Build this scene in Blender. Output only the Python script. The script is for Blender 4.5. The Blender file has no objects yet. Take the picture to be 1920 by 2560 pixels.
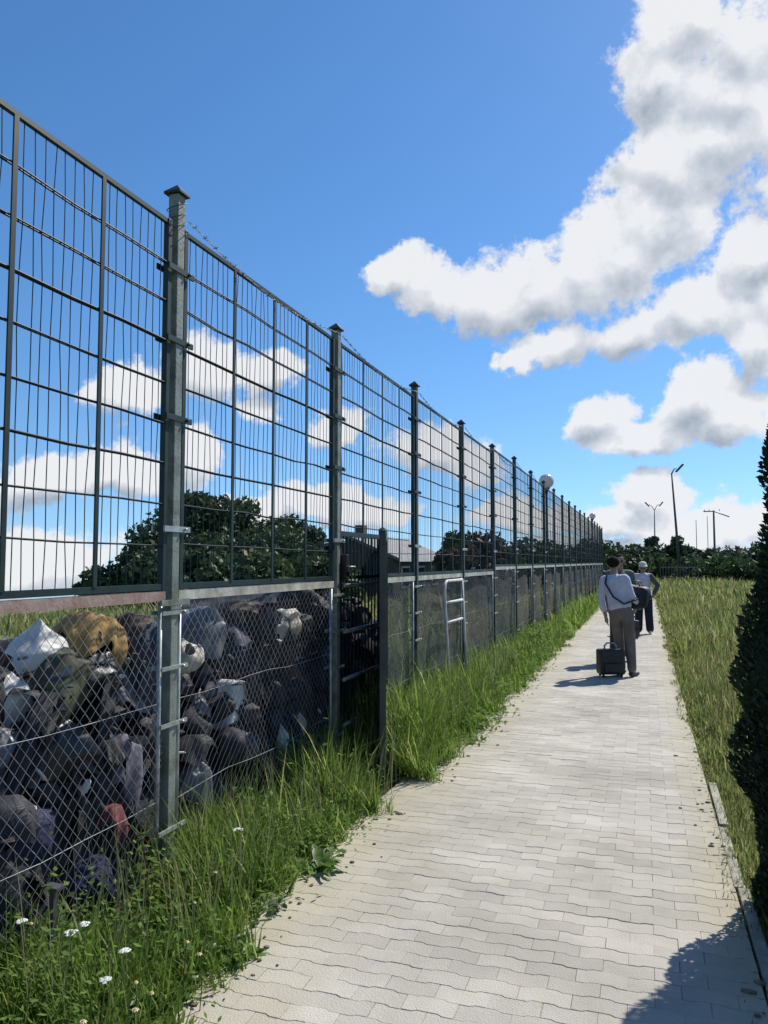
import bpy, bmesh, math, random
import numpy as np
from mathutils import Vector, Matrix, Euler

rng = np.random.default_rng(7)
random.seed(7)
R = math.radians
scene = bpy.context.scene
COL = scene.collection

# ------------------------------------------------------------------ camera
CAM_H, YAW, PITCH, FPX = 1.66, R(18.7), R(3.71), 1926.0   # FPX: focal length for a 1920x2560 frame
cam_d = bpy.data.cameras.new('camera')
cam_d.sensor_fit = 'VERTICAL'; cam_d.sensor_height = 36.0
cam_d.lens = FPX / 2560.0 * 36.0
cam_d.clip_start = 0.05; cam_d.clip_end = 3000
cam = bpy.data.objects.new('camera', cam_d); COL.objects.link(cam)
cam.location = (0, 0, CAM_H); cam.rotation_euler = (math.pi/2 + PITCH, 0, YAW)
scene.camera = cam
CAM_M = Euler((math.pi/2 + PITCH, 0, YAW)).to_matrix()

def look(px, py):
    """world direction seen at a point of the photograph (1920x2560)"""
    v = CAM_M @ Vector(((px-960)/FPX, -(py-1280)/FPX, -1.0))
    return v.normalized()
def on_ground(px, py, z=0.0):
    d = look(px, py); t = (z-CAM_H)/d.z
    return Vector((0, 0, CAM_H)) + d*t
def at_x(px, py, x):
    d = look(px, py); return Vector((0, 0, CAM_H)) + d*(x/d.x)
def at_depth(px, py, dep):
    d = look(px, py); f = Vector((-math.sin(YAW), math.cos(YAW), 0))
    return Vector((0, 0, CAM_H)) + d*(dep/d.dot(f))

# ------------------------------------------------------------------ light, sky, exposure
SUN_EL, SUN_AZ = R(47), R(25)          # azimuth clockwise from +Y
SUN = Vector((math.sin(SUN_AZ)*math.cos(SUN_EL), math.cos(SUN_AZ)*math.cos(SUN_EL), math.sin(SUN_EL)))
sun_d = bpy.data.lights.new('sun', 'SUN'); sun_d.energy = 4.8; sun_d.angle = R(0.53); sun_d.color = (1.0, 0.95, 0.86)
sun = bpy.data.objects.new('sun', sun_d); COL.objects.link(sun)
sun.rotation_euler = (-SUN).to_track_quat('-Z', 'Y').to_euler(); sun.location = SUN*60
vs = scene.view_settings
vs.view_transform = 'Standard'; vs.look = 'None'; vs.exposure = 0.30; vs.gamma = 1.0; vs.use_curve_mapping = False
scene.render.film_transparent = False
scene.cycles.max_bounces = 4; scene.cycles.diffuse_bounces = 2; scene.cycles.glossy_bounces = 2; scene.cycles.transmission_bounces = 3

CLOUDS = [  # (px, py, half width, half height, tilt deg)
 (985,680,75,50,0),(1085,715,110,75,-10),(1200,745,140,70,0),(1330,715,140,95,0),(1450,690,140,110,10),(1560,640,120,120,0),
 (1640,540,110,110,0),(1690,430,100,100,0),(1790,370,150,95,10),(1820,250,130,90,0),(1645,190,60,75,0),(1715,55,95,70,0),
 (1850,110,110,130,0),(1390,850,120,55,15),(1300,885,70,30,15),(1600,810,170,65,5),(1740,770,180,85,5),(1885,640,70,55,0),
 (1890,850,60,80,0),
 (1500,1052,85,50,20),(1620,1090,130,42,5),(1760,985,90,80,0),(1850,1040,90,60,0),
 (1615,1235,90,48,0),(1560,1300,170,45,0),(1780,1300,180,52,0),(1700,1370,300,40,0),
 (330,985,150,60,5),(540,935,110,75,5),(680,940,90,75,0),(830,1060,100,50,5),(660,1030,80,50,0),
 (110,1185,170,55,5),(310,1165,150,60,5),(480,1120,80,65,0),(100,1390,220,80,0),(770,1245,140,65,0),(640,1290,120,50,0),
 (1060,1140,120,80,0),(1180,1180,110,80,0),(950,1270,160,60,0),(1280,1290,170,60,0),(2050,300,180,170,0),(2050,760,170,110,0),
 (2060,1040,140,80,0),(-180,1220,180,70,0),(-220,1400,220,70,0)]

def build_world():
    w = bpy.data.worlds.new('World'); scene.world = w; w.use_nodes = True
    nt = w.node_tree; nt.nodes.clear()
    def N(t, **kw):
        n = nt.nodes.new(t)
        for k, v in kw.items(): setattr(n, k, v)
        return n
    L = nt.links.new
    def M(op, a, b=None, c=None, clamp=False):
        n = N('ShaderNodeMath', operation=op); n.use_clamp = clamp
        for i, v in enumerate((a, b, c)):
            if v is None: continue
            if isinstance(v, (int, float)): n.inputs[i].default_value = v
            else: L(v, n.inputs[i])
        return n.outputs[0]
    def VM(op, a, b=None, s=None):
        n = N('ShaderNodeVectorMath', operation=op)
        for i, v in enumerate((a, b)):
            if v is None: continue
            if isinstance(v, (tuple, list, Vector)): n.inputs[i].default_value = tuple(v)
            else: L(v, n.inputs[i])
        if s is not None: n.inputs['Scale'].default_value = s
        return n.outputs['Value'] if op in ('LENGTH', 'DOT_PRODUCT') else n.outputs[0]
    tc = N('ShaderNodeTexCoord').outputs['Generated']
    d0 = VM('NORMALIZE', tc)
    def noise(vec, scale, detail=6, rough=0.6, col=False, lac=2.1):
        n = N('ShaderNodeTexNoise'); n.inputs['Scale'].default_value = scale
        n.inputs['Detail'].default_value = detail; n.inputs['Roughness'].default_value = rough; n.inputs['Lacunarity'].default_value = lac
        L(vec, n.inputs['Vector']); return n.outputs['Color' if col else 'Fac']
    def density(d, fine=True):
        warp = VM('SUBTRACT', noise(d, 9.0, 5, 0.6, True), (0.5, 0.5, 0.5))
        dw = VM('ADD', d, VM('SCALE', warp, s=0.085))
        acc = None
        for (px, py, a, b, t) in CLOUDS:
            c = look(px, py); up = Vector((0, 0, 1)); e1 = c.cross(up).normalized(); e2 = e1.cross(c).normalized()
            ca, sa = math.cos(R(t)), math.sin(R(t))
            u = e1*ca + e2*sa; v = e2*ca - e1*sa; n_ = u.cross(v)
            m = Matrix((u, v, n_)).transposed()
            mp = N('ShaderNodeMapping', vector_type='TEXTURE')
            mp.inputs['Location'].default_value = c; mp.inputs['Rotation'].default_value = m.to_euler()
            k = (1.20 if px > 1300 or py < 880 else 1.04)/FPX
            mp.inputs['Scale'].default_value = (a*k, b*k, 0.5)
            L(dw, mp.inputs['Vector'])
            val = M('SUBTRACT', 1.0, VM('LENGTH', mp.outputs[0]))
            acc = val if acc is None else M('SMOOTH_MAX', acc, val, 0.25)
        acc = M('MAXIMUM', acc, -1.0)
        # the same kind of cumulus goes on over the rest of the sky
        z = M('ADD', M('MAXIMUM', N_sep(d), 0.0), 0.22)
        flat = VM('SCALE', d); sc = flat.node; L(M('DIVIDE', 1.0, z), sc.inputs['Scale'])
        field = M('MULTIPLY_ADD', noise(flat, 1.35, 4, 0.5), 5.0, -2.95)
        ahead = VM('DOT_PRODUCT', d, look(960, 1000))
        mr = N('ShaderNodeMapRange', interpolation_type='SMOOTHSTEP'); L(ahead, mr.inputs['Value'])
        mr.inputs['From Min'].default_value = 0.70; mr.inputs['From Max'].default_value = 0.80
        mr.inputs['To Min'].default_value = 0.0; mr.inputs['To Max'].default_value = 2.0
        field = M('SUBTRACT', field, mr.outputs[0])
        acc = M('MAXIMUM', acc, field)
        f2 = noise(d, 5.0, 3, 0.5)
        soft = M('ADD', acc, M('ADD', M('MULTIPLY_ADD', noise(d, 13.0, 4.0, 0.55), 1.6, -0.80), M('MULTIPLY_ADD', f2, 1.0, -0.5)))
        if not fine: return soft, None
        return soft, M('ADD', acc, M('ADD', M('MULTIPLY_ADD', noise(d, 14.0, 9, 0.64), 2.2, -1.06), M('MULTIPLY_ADD', f2, 1.0, -0.5)))
    def N_sep(d):
        s = N('ShaderNodeSeparateXYZ'); L(d, s.inputs[0]); return s.outputs[2]
    Ds, D = density(d0)
    tow = (SUN*0.6 + Vector((0, 0, 0.6))).normalized()*0.035
    D2, _ = density(VM('NORMALIZE', VM('ADD', d0, tow)), False)
    al = N('ShaderNodeMapRange', interpolation_type='SMOOTHSTEP'); L(D, al.inputs['Value'])
    al.inputs['From Min'].default_value = 0.02; al.inputs['From Max'].default_value = 0.36
    lit = M('MULTIPLY_ADD', M('SUBTRACT', Ds, D2), 0.70, 0.76)
    lit = M('ADD', lit, M('MULTIPLY', M('SUBTRACT', D, Ds), 0.10))
    lit = M('SUBTRACT', lit, M('MULTIPLY', M('MAXIMUM', D2, 0.0), 0.27), clamp=True)
    ramp = N('ShaderNodeValToRGB'); L(lit, ramp.inputs[0])
    ramp.color_ramp.elements[0].position = 0.0; ramp.color_ramp.elements[0].color = (0.34, 0.39, 0.46, 1)
    ramp.color_ramp.elements[1].position = 0.75; ramp.color_ramp.elements[1].color = (0.78, 0.79, 0.81, 1)
    e = ramp.color_ramp.elements.new(0.40); e.color = (0.54, 0.58, 0.64, 1)
    sky = N('ShaderNodeTexSky', sky_type='NISHITA'); sky.sun_disc = False
    sky.sun_elevation = SUN_EL; sky.sun_rotation = SUN_AZ; sky.air_density = 1.0; sky.dust_density = 0.15; sky.ozone_density = 4.0
    sp = N('ShaderNodeSeparateXYZ'); L(d0, sp.inputs[0]); cb = N('ShaderNodeCombineXYZ'); L(sp.outputs[0], cb.inputs[0]); L(sp.outputs[1], cb.inputs[1])
    L(M('MULTIPLY_ADD', M('MAXIMUM', sp.outputs[2], 0.0), 0.90, 0.09), cb.inputs[2]); L(cb.outputs[0], sky.inputs['Vector'])   # the sky stays sky below the skyline, where the land falls away
    hs = N('ShaderNodeHueSaturation'); hs.inputs['Saturation'].default_value = 1.2; hs.inputs['Value'].default_value = 1.0; L(sky.outputs[0], hs.inputs['Color'])
    bg1 = N('ShaderNodeBackground'); L(hs.outputs[0], bg1.inputs[0]); bg1.inputs[1].default_value = 0.12
    bg2 = N('ShaderNodeBackground'); L(ramp.outputs[0], bg2.inputs[0]); bg2.inputs[1].default_value = 0.90
    # clouds thin out right at the horizon
    mix = N('ShaderNodeMixShader'); L(M('MULTIPLY', al.outputs[0], 0.97), mix.inputs[0]); L(bg1.outputs[0], mix.inputs[1]); L(bg2.outputs[0], mix.inputs[2])
    out = N('ShaderNodeOutputWorld'); L(mix.outputs[0], out.inputs[0])
    w.cycles.sampling_method = 'MANUAL'; w.cycles.sample_map_resolution = 512
build_world()

# ------------------------------------------------------------------ helpers
def mesh_np(name, V, F, smooth=False):
    V = np.asarray(V, np.float32); F = np.asarray(F, np.int32); k = F.shape[1]
    me = bpy.data.meshes.new(name)
    me.vertices.add(len(V)); me.vertices.foreach_set('co', V.ravel())
    me.loops.add(F.size); me.loops.foreach_set('vertex_index', F.ravel())
    me.polygons.add(len(F)); me.polygons.foreach_set('loop_start', np.arange(0, F.size, k, dtype=np.int32))
    me.polygons.foreach_set('use_smooth', np.full(len(F), bool(smooth)))
    me.update(calc_edges=True); me.validate()
    return me

class MB:
    """collects shapes; build() links them as ONE mesh object"""
    def __init__(s): s.v = []; s.f = []; s.sm = []
    def add(s, vs, fs, smooth=False):
        o = len(s.v); s.v += [tuple(v) for v in vs]
        for f in fs: s.f.append(tuple(i+o for i in f)); s.sm.append(smooth)
        return s
    def box(s, c, d, rot=None, bev=0.0):
        hx, hy, hz = d[0]/2, d[1]/2, d[2]/2
        if bev <= 0:
            vs = [Vector((x, y, z)) for x in (-hx, hx) for y in (-hy, hy) for z in (-hz, hz)]
            fs = [(0,1,3,2),(4,6,7,5),(0,4,5,1),(2,3,7,6),(0,2,6,4),(1,5,7,3)]
        else:
            bm = bmesh.new(); bmesh.ops.create_cube(bm, size=1)
            for v in bm.verts: v.co = Vector((v.co.x*d[0], v.co.y*d[1], v.co.z*d[2]))
            bmesh.ops.bevel(bm, geom=bm.edges[:], offset=bev, segments=2, affect='EDGES', profile=0.6)
            bm.verts.index_update(); vs = [v.co.copy() for v in bm.verts]; fs = [[v.index for v in f.verts] for f in bm.faces]; bm.free()
        c = Vector(c)
        if rot is not None: vs = [rot @ v for v in vs]
        return s.add([v + c for v in vs], fs)
    def tube(s, pts, r, n=8, caps=True, smooth=True):
        pts = [Vector(p) for p in pts]; rs = r if isinstance(r, (list, tuple)) else [r]*len(pts)
        t0 = (pts[1]-pts[0]).normalized(); a = Vector((0, 0, 1)) if abs(t0.z) < .9 else Vector((1, 0, 0))
        u = t0.cross(a).normalized(); vs = []; m = len(pts)
        for i, p in enumerate(pts):
            t = ((pts[min(i+1, m-1)]-p).normalized() + (p-pts[max(i-1, 0)]).normalized()).normalized() if 0 < i < m-1 else ((pts[1]-pts[0]) if i == 0 else (pts[-1]-pts[-2])).normalized()
            u = (u - t*u.dot(t)).normalized(); w = t.cross(u)
            for k in range(n):
                a_ = 2*math.pi*(k+.5)/n; vs.append(p + (u*math.cos(a_) + w*math.sin(a_))*rs[i])
        fs = [(i*n+k, i*n+(k+1)%n, (i+1)*n+(k+1)%n, (i+1)*n+k) for i in range(m-1) for k in range(n)]
        if caps: fs += [tuple(range(n-1, -1, -1)), tuple((m-1)*n+k for k in range(n))]
        return s.add(vs, fs, smooth)
    def lathe(s, prof, c, n=16, smooth=True):
        vs = []; c = Vector(c); m = len(prof)
        for (r, z) in prof:
            for k in range(n): vs.append(c + Vector((r*math.cos(2*math.pi*k/n), r*math.sin(2*math.pi*k/n), z)))
        fs = [(i*n+k, i*n+(k+1)%n, (i+1)*n+(k+1)%n, (i+1)*n+k) for i in range(m-1) for k in range(n)]
        return s.add(vs, fs + [tuple(range(n-1, -1, -1)), tuple((m-1)*n+k for k in range(n))], smooth)
    def mesh(s, name):
        me = bpy.data.meshes.new(name); me.from_pydata(s.v, [], s.f)
        me.polygons.foreach_set('use_smooth', s.sm); me.update(); return me
    def build(s, name, mat, parent=None): return obj(name, s.mesh(name), mat, parent)

def obj(name, me, mat=None, parent=None, loc=None):
    o = bpy.data.objects.new(name, me); COL.objects.link(o)
    if mat is not None:
        for m in (mat if isinstance(mat, (list, tuple)) else [mat]):
            if me is not None and m.name not in me.materials: me.materials.append(m)
    if parent is not None: o.parent = parent
    if loc is not None: o.location = loc
    return o
def tag(o, label, cat, group=None):
    o['label'] = label; o['category'] = cat
    if group: o['group'] = group
    return o
def thing(name, label, cat, loc=(0, 0, 0), rotz=0, group=None):
    o = bpy.data.objects.new(name, None); COL.objects.link(o); o.empty_display_size = 0.2
    o.location = loc; o.rotation_euler = (0, 0, rotz)
    return tag(o, label, cat, group)
def structure(o): o['kind'] = 'structure'; return o
def stuff(o): o['kind'] = 'stuff'; return o

# ------------------------------------------------------------------ materials
MATS = {}
def mat(name, col, rough=0.7, var=0.25, scale=8.0, col2=None, metal=0.0, bump=0.0, bscale=40.0, trans=0.0, island=0.0, detail=5.0, spec=0.5, coords='Object', lo=0.35, hi=0.65, islcol=None):
    """noise-varied procedural surface; col2 = second tone, island = tone change per separate piece"""
    if name in MATS: return MATS[name]
    m = bpy.data.materials.new(name); m.use_nodes = True; nt = m.node_tree; L = nt.links.new
    b = nt.nodes['Principled BSDF']; out = nt.nodes['Material Output']
    b.inputs['Roughness'].default_value = rough; b.inputs['Metallic'].default_value = metal; b.inputs['Specular IOR Level'].default_value = spec
    tc = nt.nodes.new('ShaderNodeTexCoord')
    nz = nt.nodes.new('ShaderNodeTexNoise'); nz.inputs['Scale'].default_value = scale; nz.inputs['Detail'].default_value = detail; nz.inputs['Roughness'].default_value = 0.6
    if coords == 'World':
        g = nt.nodes.new('ShaderNodeNewGeometry'); vec = g.outputs['Position']
    else: vec = tc.outputs[coords]
    L(vec, nz.inputs['Vector'])
    c2 = col2 if col2 else tuple(max(0, c*(1-var)) for c in col); c1 = col if col2 else tuple(min(1, c*(1+var*.6)) for c in col)
    rp = nt.nodes.new('ShaderNodeValToRGB'); rp.color_ramp.elements[0].position = lo; rp.color_ramp.elements[1].position = hi
    rp.color_ramp.elements[0].color = (*c2, 1); rp.color_ramp.elements[1].color = (*c1, 1); L(nz.outputs['Fac'], rp.inputs[0])
    c = rp.outputs[0]
    if island:
        g = nt.nodes.new('ShaderNodeNewGeometry'); oi = nt.nodes.new('ShaderNodeObjectInfo')
        ad = nt.nodes.new('ShaderNodeMath'); ad.operation = 'ADD'; L(g.outputs['Random Per Island'], ad.inputs[0]); L(oi.outputs['Random'], ad.inputs[1])
        fr = nt.nodes.new('ShaderNodeMath'); fr.operation = 'FRACT'; L(ad.outputs[0], fr.inputs[0])
        if islcol:
            mx = nt.nodes.new('ShaderNodeMix'); mx.data_type = 'RGBA'
            r2 = nt.nodes.new('ShaderNodeValToRGB'); r2.color_ramp.elements[0].position = 1-island; r2.color_ramp.elements[1].position = min(1, 1-island+.15)
            L(fr.outputs[0], r2.inputs[0]); L(r2.outputs[0], mx.inputs['Factor']); L(c, mx.inputs['A']); mx.inputs['B'].default_value = (*islcol, 1); c = mx.outputs['Result']
            island = 0.5
        hs = nt.nodes.new('ShaderNodeHueSaturation')
        mr = nt.nodes.new('ShaderNodeMapRange'); L(fr.outputs[0], mr.inputs['Value']); mr.inputs['To Min'].default_value = 1-island*.5; mr.inputs['To Max'].default_value = 1+island*.5
        L(mr.outputs[0], hs.inputs['Value']); L(c, hs.inputs['Color']); c = hs.outputs[0]
    L(c, b.inputs['Base Color'])
    if bump:
        n2 = nt.nodes.new('ShaderNodeTexNoise'); n2.inputs['Scale'].default_value = bscale; n2.inputs['Detail'].default_value = 6; L(vec, n2.inputs['Vector'])
        bp = nt.nodes.new('ShaderNodeBump'); bp.inputs['Strength'].default_value = bump; bp.inputs['Distance'].default_value = 0.02; L(n2.outputs['Fac'], bp.inputs['Height']); L(bp.outputs[0], b.inputs['Normal'])
    if trans:
        tr = nt.nodes.new('ShaderNodeBsdfTranslucent'); L(c, tr.inputs['Color'])
        mx = nt.nodes.new('ShaderNodeMixShader'); mx.inputs[0].default_value = trans; L(b.outputs[0], mx.inputs[1]); L(tr.outputs[0], mx.inputs[2]); L(mx.outputs[0], out.inputs['Surface'])
    MATS[name] = m; return m

m_post = mat('weathered green-grey paint', (0.18, 0.205, 0.175), 0.45, 0.45, 7, col2=(0.105, 0.105, 0.080), bump=0.2, bscale=60, lo=.38, hi=.55)
m_green = mat('dark green powder coat', (0.012, 0.028, 0.026), 0.5, 0.3, 10, spec=.3)
m_wire = mat('dark green coated wire', (0.007, 0.016, 0.020), 0.55, 0.3, 10, spec=.25)
m_galv = mat('galvanised steel', (0.34, 0.37, 0.35), 0.42, 0.35, 12, metal=0.5)
m_chain = mat('galvanised chain link wire', (0.22, 0.23, 0.23), 0.45, 0.5, 5, metal=0.4)
m_rust = mat('primer-red rusty angle bar', (0.22, 0.13, 0.10), 0.75, 0.5, 9, col2=(0.30, 0.22, 0.19), bump=0.2)
m_pale_rail = mat('pale weathered angle bar', (0.40, 0.39, 0.33), 0.65, 0.4, 7, bump=0.2)
m_black = mat('black polymer', (0.012, 0.014, 0.016), 0.5, 0.3, 12)
m_net = mat('charcoal shade net', (0.070, 0.062, 0.058), 0.9, 0.45, 1.0, col2=(0.022, 0.036, 0.032), bump=0.5, bscale=45, lo=.40, hi=.62, detail=9)
def weave(m, gap):
    # open weave: part of the light passes straight through
    nt = m.node_tree; out = nt.nodes['Material Output']; src = out.inputs['Surface'].links[0].from_socket
    t = nt.nodes.new('ShaderNodeBsdfTransparent'); x = nt.nodes.new('ShaderNodeMixShader'); x.inputs[0].default_value = gap
    nt.links.new(src, x.inputs[1]); nt.links.new(t.outputs[0], x.inputs[2]); nt.links.new(x.outputs[0], out.inputs['Surface'])
weave(m_net, .30)
m_asph = mat('dark steel', (0.06, 0.065, 0.07), 0.5, 0.3, 6)

# ------------------------------------------------------------------ ground, path
FX = -2.34            # fence line
PL, PR = -1.80, 0.40  # path edges
def ground():
    xs = np.unique(np.concatenate([np.linspace(-700, -40, 12), np.linspace(-40, 40, 81), np.linspace(40, 700, 12)]))
    ys = np.unique(np.concatenate([np.linspace(-60, -4, 8), np.linspace(-4, 90, 95), np.linspace(90, 1500, 16)]))
    X, Y = np.meshgrid(xs, ys)
    Z = np.full_like(X, -0.035)
    # the land falls away to the left behind the fence, the meadow swells gently
    Z -= np.clip(-X-14, 0, 900)*.075*np.clip((Y+20)/30, 0, 1)
    Z += np.clip((X-2)/25, 0, 1)*0.25*np.clip((Y-12)/30, 0, 1)
    nx = len(xs); V = np.stack([X, Y, Z], -1).reshape(-1, 3)
    i = np.arange(len(ys)-1)[:, None]*nx + np.arange(nx-1)[None]; i = i.ravel()
    me = mesh_np('ground', V, np.stack([i, i+1, i+nx+1, i+nx], -1), True)
    m = mat('soil and thin grass', (0.15, 0.17, 0.065), 0.95, 0.4, 0.9, col2=(0.105, 0.13, 0.042), bump=0.6, bscale=25, coords='World')
    return structure(obj('ground', me, m))
ground()

m_bed = mat('sandy bedding', (0.33, 0.29, 0.20), 0.95, 0.35, 6, bump=0.5, bscale=80, coords='World')
def paver_material():
    m = mat('concrete paver', (0.405, 0.378, 0.335), 0.85, 0.12, 1.3, bump=0.35, bscale=130, island=0.22, coords='World')
    nt = m.node_tree; L = nt.links.new; b = nt.nodes['Principled BSDF']; src = b.inputs['Base Color'].links[0].from_socket
    g = nt.nodes.new('ShaderNodeNewGeometry'); sp = nt.nodes.new('ShaderNodeSeparateXYZ'); L(g.outputs['Position'], sp.inputs[0])
    # blown sand along the two edges, with an outline of its own
    def band(a, b_):
        mr = nt.nodes.new('ShaderNodeMapRange'); L(sp.outputs[0], mr.inputs['Value']); mr.inputs['From Min'].default_value = a; mr.inputs['From Max'].default_value = b_; return mr.outputs[0]
    mx = nt.nodes.new('ShaderNodeMath'); mx.operation = 'MAXIMUM'; L(band(-1.05, -1.75), mx.inputs[0]); L(band(0.10, 0.40), mx.inputs[1])
    nz = nt.nodes.new('ShaderNodeTexNoise'); nz.inputs['Scale'].default_value = 3.2; nz.inputs['Detail'].default_value = 7; nz.inputs['Roughness'].default_value = .65; L(g.outputs['Position'], nz.inputs['Vector'])
    ma = nt.nodes.new('ShaderNodeMath'); ma.operation = 'MULTIPLY_ADD'; L(nz.outputs['Fac'], ma.inputs[0]); ma.inputs[1].default_value = 1.5; ma.inputs[2].default_value = -0.85
    ad = nt.nodes.new('ShaderNodeMath'); ad.operation = 'ADD'; L(mx.outputs[0], ad.inputs[0]); L(ma.outputs[0], ad.inputs[1])
    cl = nt.nodes.new('ShaderNodeMapRange'); L(ad.outputs[0], cl.inputs['Value']); cl.inputs['From Max'].default_value = .7; cl.inputs['To Max'].default_value = .75
    mi = nt.nodes.new('ShaderNodeMix'); mi.data_type = 'RGBA'; L(cl.outputs[0], mi.inputs['Factor']); L(src, mi.inputs['A']); mi.inputs['B'].default_value = (0.37, 0.335, 0.235, 1)
    # old stains and scuffs
    n3 = nt.nodes.new('ShaderNodeTexNoise'); n3.inputs['Scale'].default_value = 0.9; n3.inputs['Detail'].default_value = 9; n3.inputs['Roughness'].default_value = .7; L(g.outputs['Position'], n3.inputs['Vector'])
    r3 = nt.nodes.new('ShaderNodeValToRGB'); r3.color_ramp.elements[0].position = .40; r3.color_ramp.elements[0].color = (.86, .855, .83, 1); r3.color_ramp.elements[1].position = .58; r3.color_ramp.elements[1].color = (1.04, 1.04, 1.03, 1); L(n3.outputs['Fac'], r3.inputs[0])
    mu = nt.nodes.new('ShaderNodeMix'); mu.data_type = 'RGBA'; mu.blend_type = 'MULTIPLY'; mu.inputs['Factor'].default_value = 1; L(mi.outputs['Result'], mu.inputs['A']); L(r3.outputs[0], mu.inputs['B'])
    L(mu.outputs['Result'], b.inputs['Base Color'])
    return m
m_paver = paver_material()

path = structure(obj('path', MB().add([(PL, -2, -.004), (PR, -2, -.004), (PR, 75, -.014), (PL, 75, -.004)], [(0, 1, 2, 3)]).mesh('path'), m_bed))
# wavy interlocking paver, 20 x 10 cm: outline with a double bend on the long sides
PW, PD = 0.2, 0.1
def paver_outline(j, sg=1):
    a = 0.0055*sg
    lo = [(-.5, -.5), (-.30, -.5), (-.20, -.5), (.20, -.5), (.30, -.5), (.5, -.5)]
    sh = [a, a, -a, -a, a, a]
    pts = [(x*PW, y*PD + s) for (x, y), s in zip(lo, sh)] + [(x*PW, -y*PD + s) for (x, y), s in zip(reversed(lo), reversed(sh))]
    cx = [(x - math.copysign(j, x) if abs(x) > .45*PW else x, y + (j if k < 6 else -j)) for k, (x, y) in enumerate(pts)]
    return cx
def paver_arrays(cx, cy, dz, tx, ty, wmul=1.0, sg=1):
    worn = 1.0 if cy < 6 else .55
    o1 = paver_outline(0.0007*worn, sg); o2 = paver_outline(0.0024*worn, sg)
    V = []
    for o, z in ((o1, -.03), (o1, -.0016), (o2, 0.0)):
        for x, y in o: V.append((cx + x*wmul, cy + y, z + dz + tx*x + ty*y))
    n = 12; F = [(r*n+k, r*n+(k+1) % n, (r+1)*n+(k+1) % n, (r+1)*n+k) for r in range(2) for k in range(n)]
    F += [(24, 25, 34, 35), (25, 26, 33, 34), (26, 27, 32, 33), (27, 28, 31, 32), (28, 29, 30, 31)]
    return V, F
def pavers():
    base_me = {}; Vs = []; Fs = []; off = 0; count = 0
    for r in range(-5, 480):
        y = 1.2 + r*PD; shift = 0.0 if r % 2 == 0 else 0.5
        n = 11 if shift == 0 else 12
        for c in range(n):
            x = PL + (c + .5 - (shift))*PW; w = 1.0
            if shift and c == 0: x = PL + PW*.25; w = .5
            if shift and c == n-1: x = PR - PW*.25; w = .5
            sg = -1 if shift else 1
            dz = random.gauss(-.0006, .0007); tx, ty = random.gauss(0, .005), random.gauss(0, .007)
            near = y > 2.42 and count < 300
            # only those that the photo can show as pieces of their own
            if near:
                if (w, sg) not in base_me:
                    V, F = paver_arrays(0, 0, 0, 0, 0, w, sg); me = bpy.data.meshes.new('paver'); me.from_pydata(V, [], F); me.materials.append(m_paver); base_me[(w, sg)] = me
                me = base_me[(w, sg)]
                o = bpy.data.objects.new('paver', me); COL.objects.link(o); o.parent = path
                o.location = (x + random.gauss(0, .0008), y + random.gauss(0, .0008), dz); o.rotation_euler = (ty, -tx, random.gauss(0, .004)); count += 1
            else:
                V, F = paver_arrays(x, y, dz, tx, ty, w, sg); Vs += V; Fs += [tuple(i+off for i in f) for f in F]; off += len(V)
    stuff(obj('paver_field', mesh_np('paver_field', Vs, Fs), m_paver, path))
pavers()
# edging stones on the meadow side
m_kerb = mat('old concrete edging', (0.30, 0.29, 0.23), 0.9, 0.4, 5, bump=0.5, bscale=60, island=.2)
for i in range(6):
    o = MB().box((0, 0, 0), (.055, .985, .16), bev=.008).build('kerb_stone', m_kerb, path)
    o.location = (PR + .032 + random.gauss(0, .006), .9 + i, -.073 + random.gauss(0, .004)); o.rotation_euler = (random.gauss(0, .006), random.gauss(0, .03), random.gauss(0, .006))

# ------------------------------------------------------------------ the fence
PY = lambda k: 3.45 + 2.25*(k-1)
NB = 20
def lift(k): return 0.0 if k < 6 else 0.07
fence = thing('security_fence', 'tall dark green welded mesh fence above chain link, running beside the paved path', 'fence', (FX, 0, 0))
TOP, BOT = 3.44, 1.535

def make_post(k):
    h = 3.62 if k == 1 else 3.55 + random.uniform(-.02, .02)
    y = PY(k); g = lift(k)
    p = MB().box((0, y, (h+g-.3)/2), (.062, .062, h+g+.3), bev=.004 if k < 5 else 0).build('post', m_post if k < 3 else m_green_post, fence)
    cap = MB(); z = h+g
    cap.box((0, y, z+.006), (.10, .10, .012))
    a = .05; cap.add([(-a, y-a, z+.012), (a, y-a, z+.012), (a, y+a, z+.012), (-a, y+a, z+.012), (0, y, z+.062)], [(0,1,4),(1,2,4),(2,3,4),(3,0,4)])
    cap.build('cap', m_green, p)
    if k < 9:
        for cz, full in ((3.20, 1), (2.82, 1), (2.41, 1), (1.83, 1), (1.40, 2), (1.12, 2), (.835, 2), (.31, 2)):
            c = MB(); cz += g
            mt = m_green if full == 1 and cz > 2 else m_galv
            w = .115
            c.box((.036, y, cz), (.010, 2*w, .030 if full == 1 else .020)); c.box((-.036, y, cz), (.010, 2*w, .030 if full == 1 else .020))
            c.tube([(.036, y+.06, cz), (.056, y+.06, cz)], .008, 6)
            c.build('clamp', mt, p)
        if k == 1:
            c = MB(); c.box((.033, y, 1.452), (.012, .25, .03)); c.box((0, y, 1.44), (.075, .09, .05)); c.build('collar', m_post, p)
    return p
m_green_post = mat('weathered dark green post paint', (0.028, 0.042, 0.038), 0.45, 0.45, 5, bump=0.15, bscale=60)
for k in range(0, NB+1): make_post(k)

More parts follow.
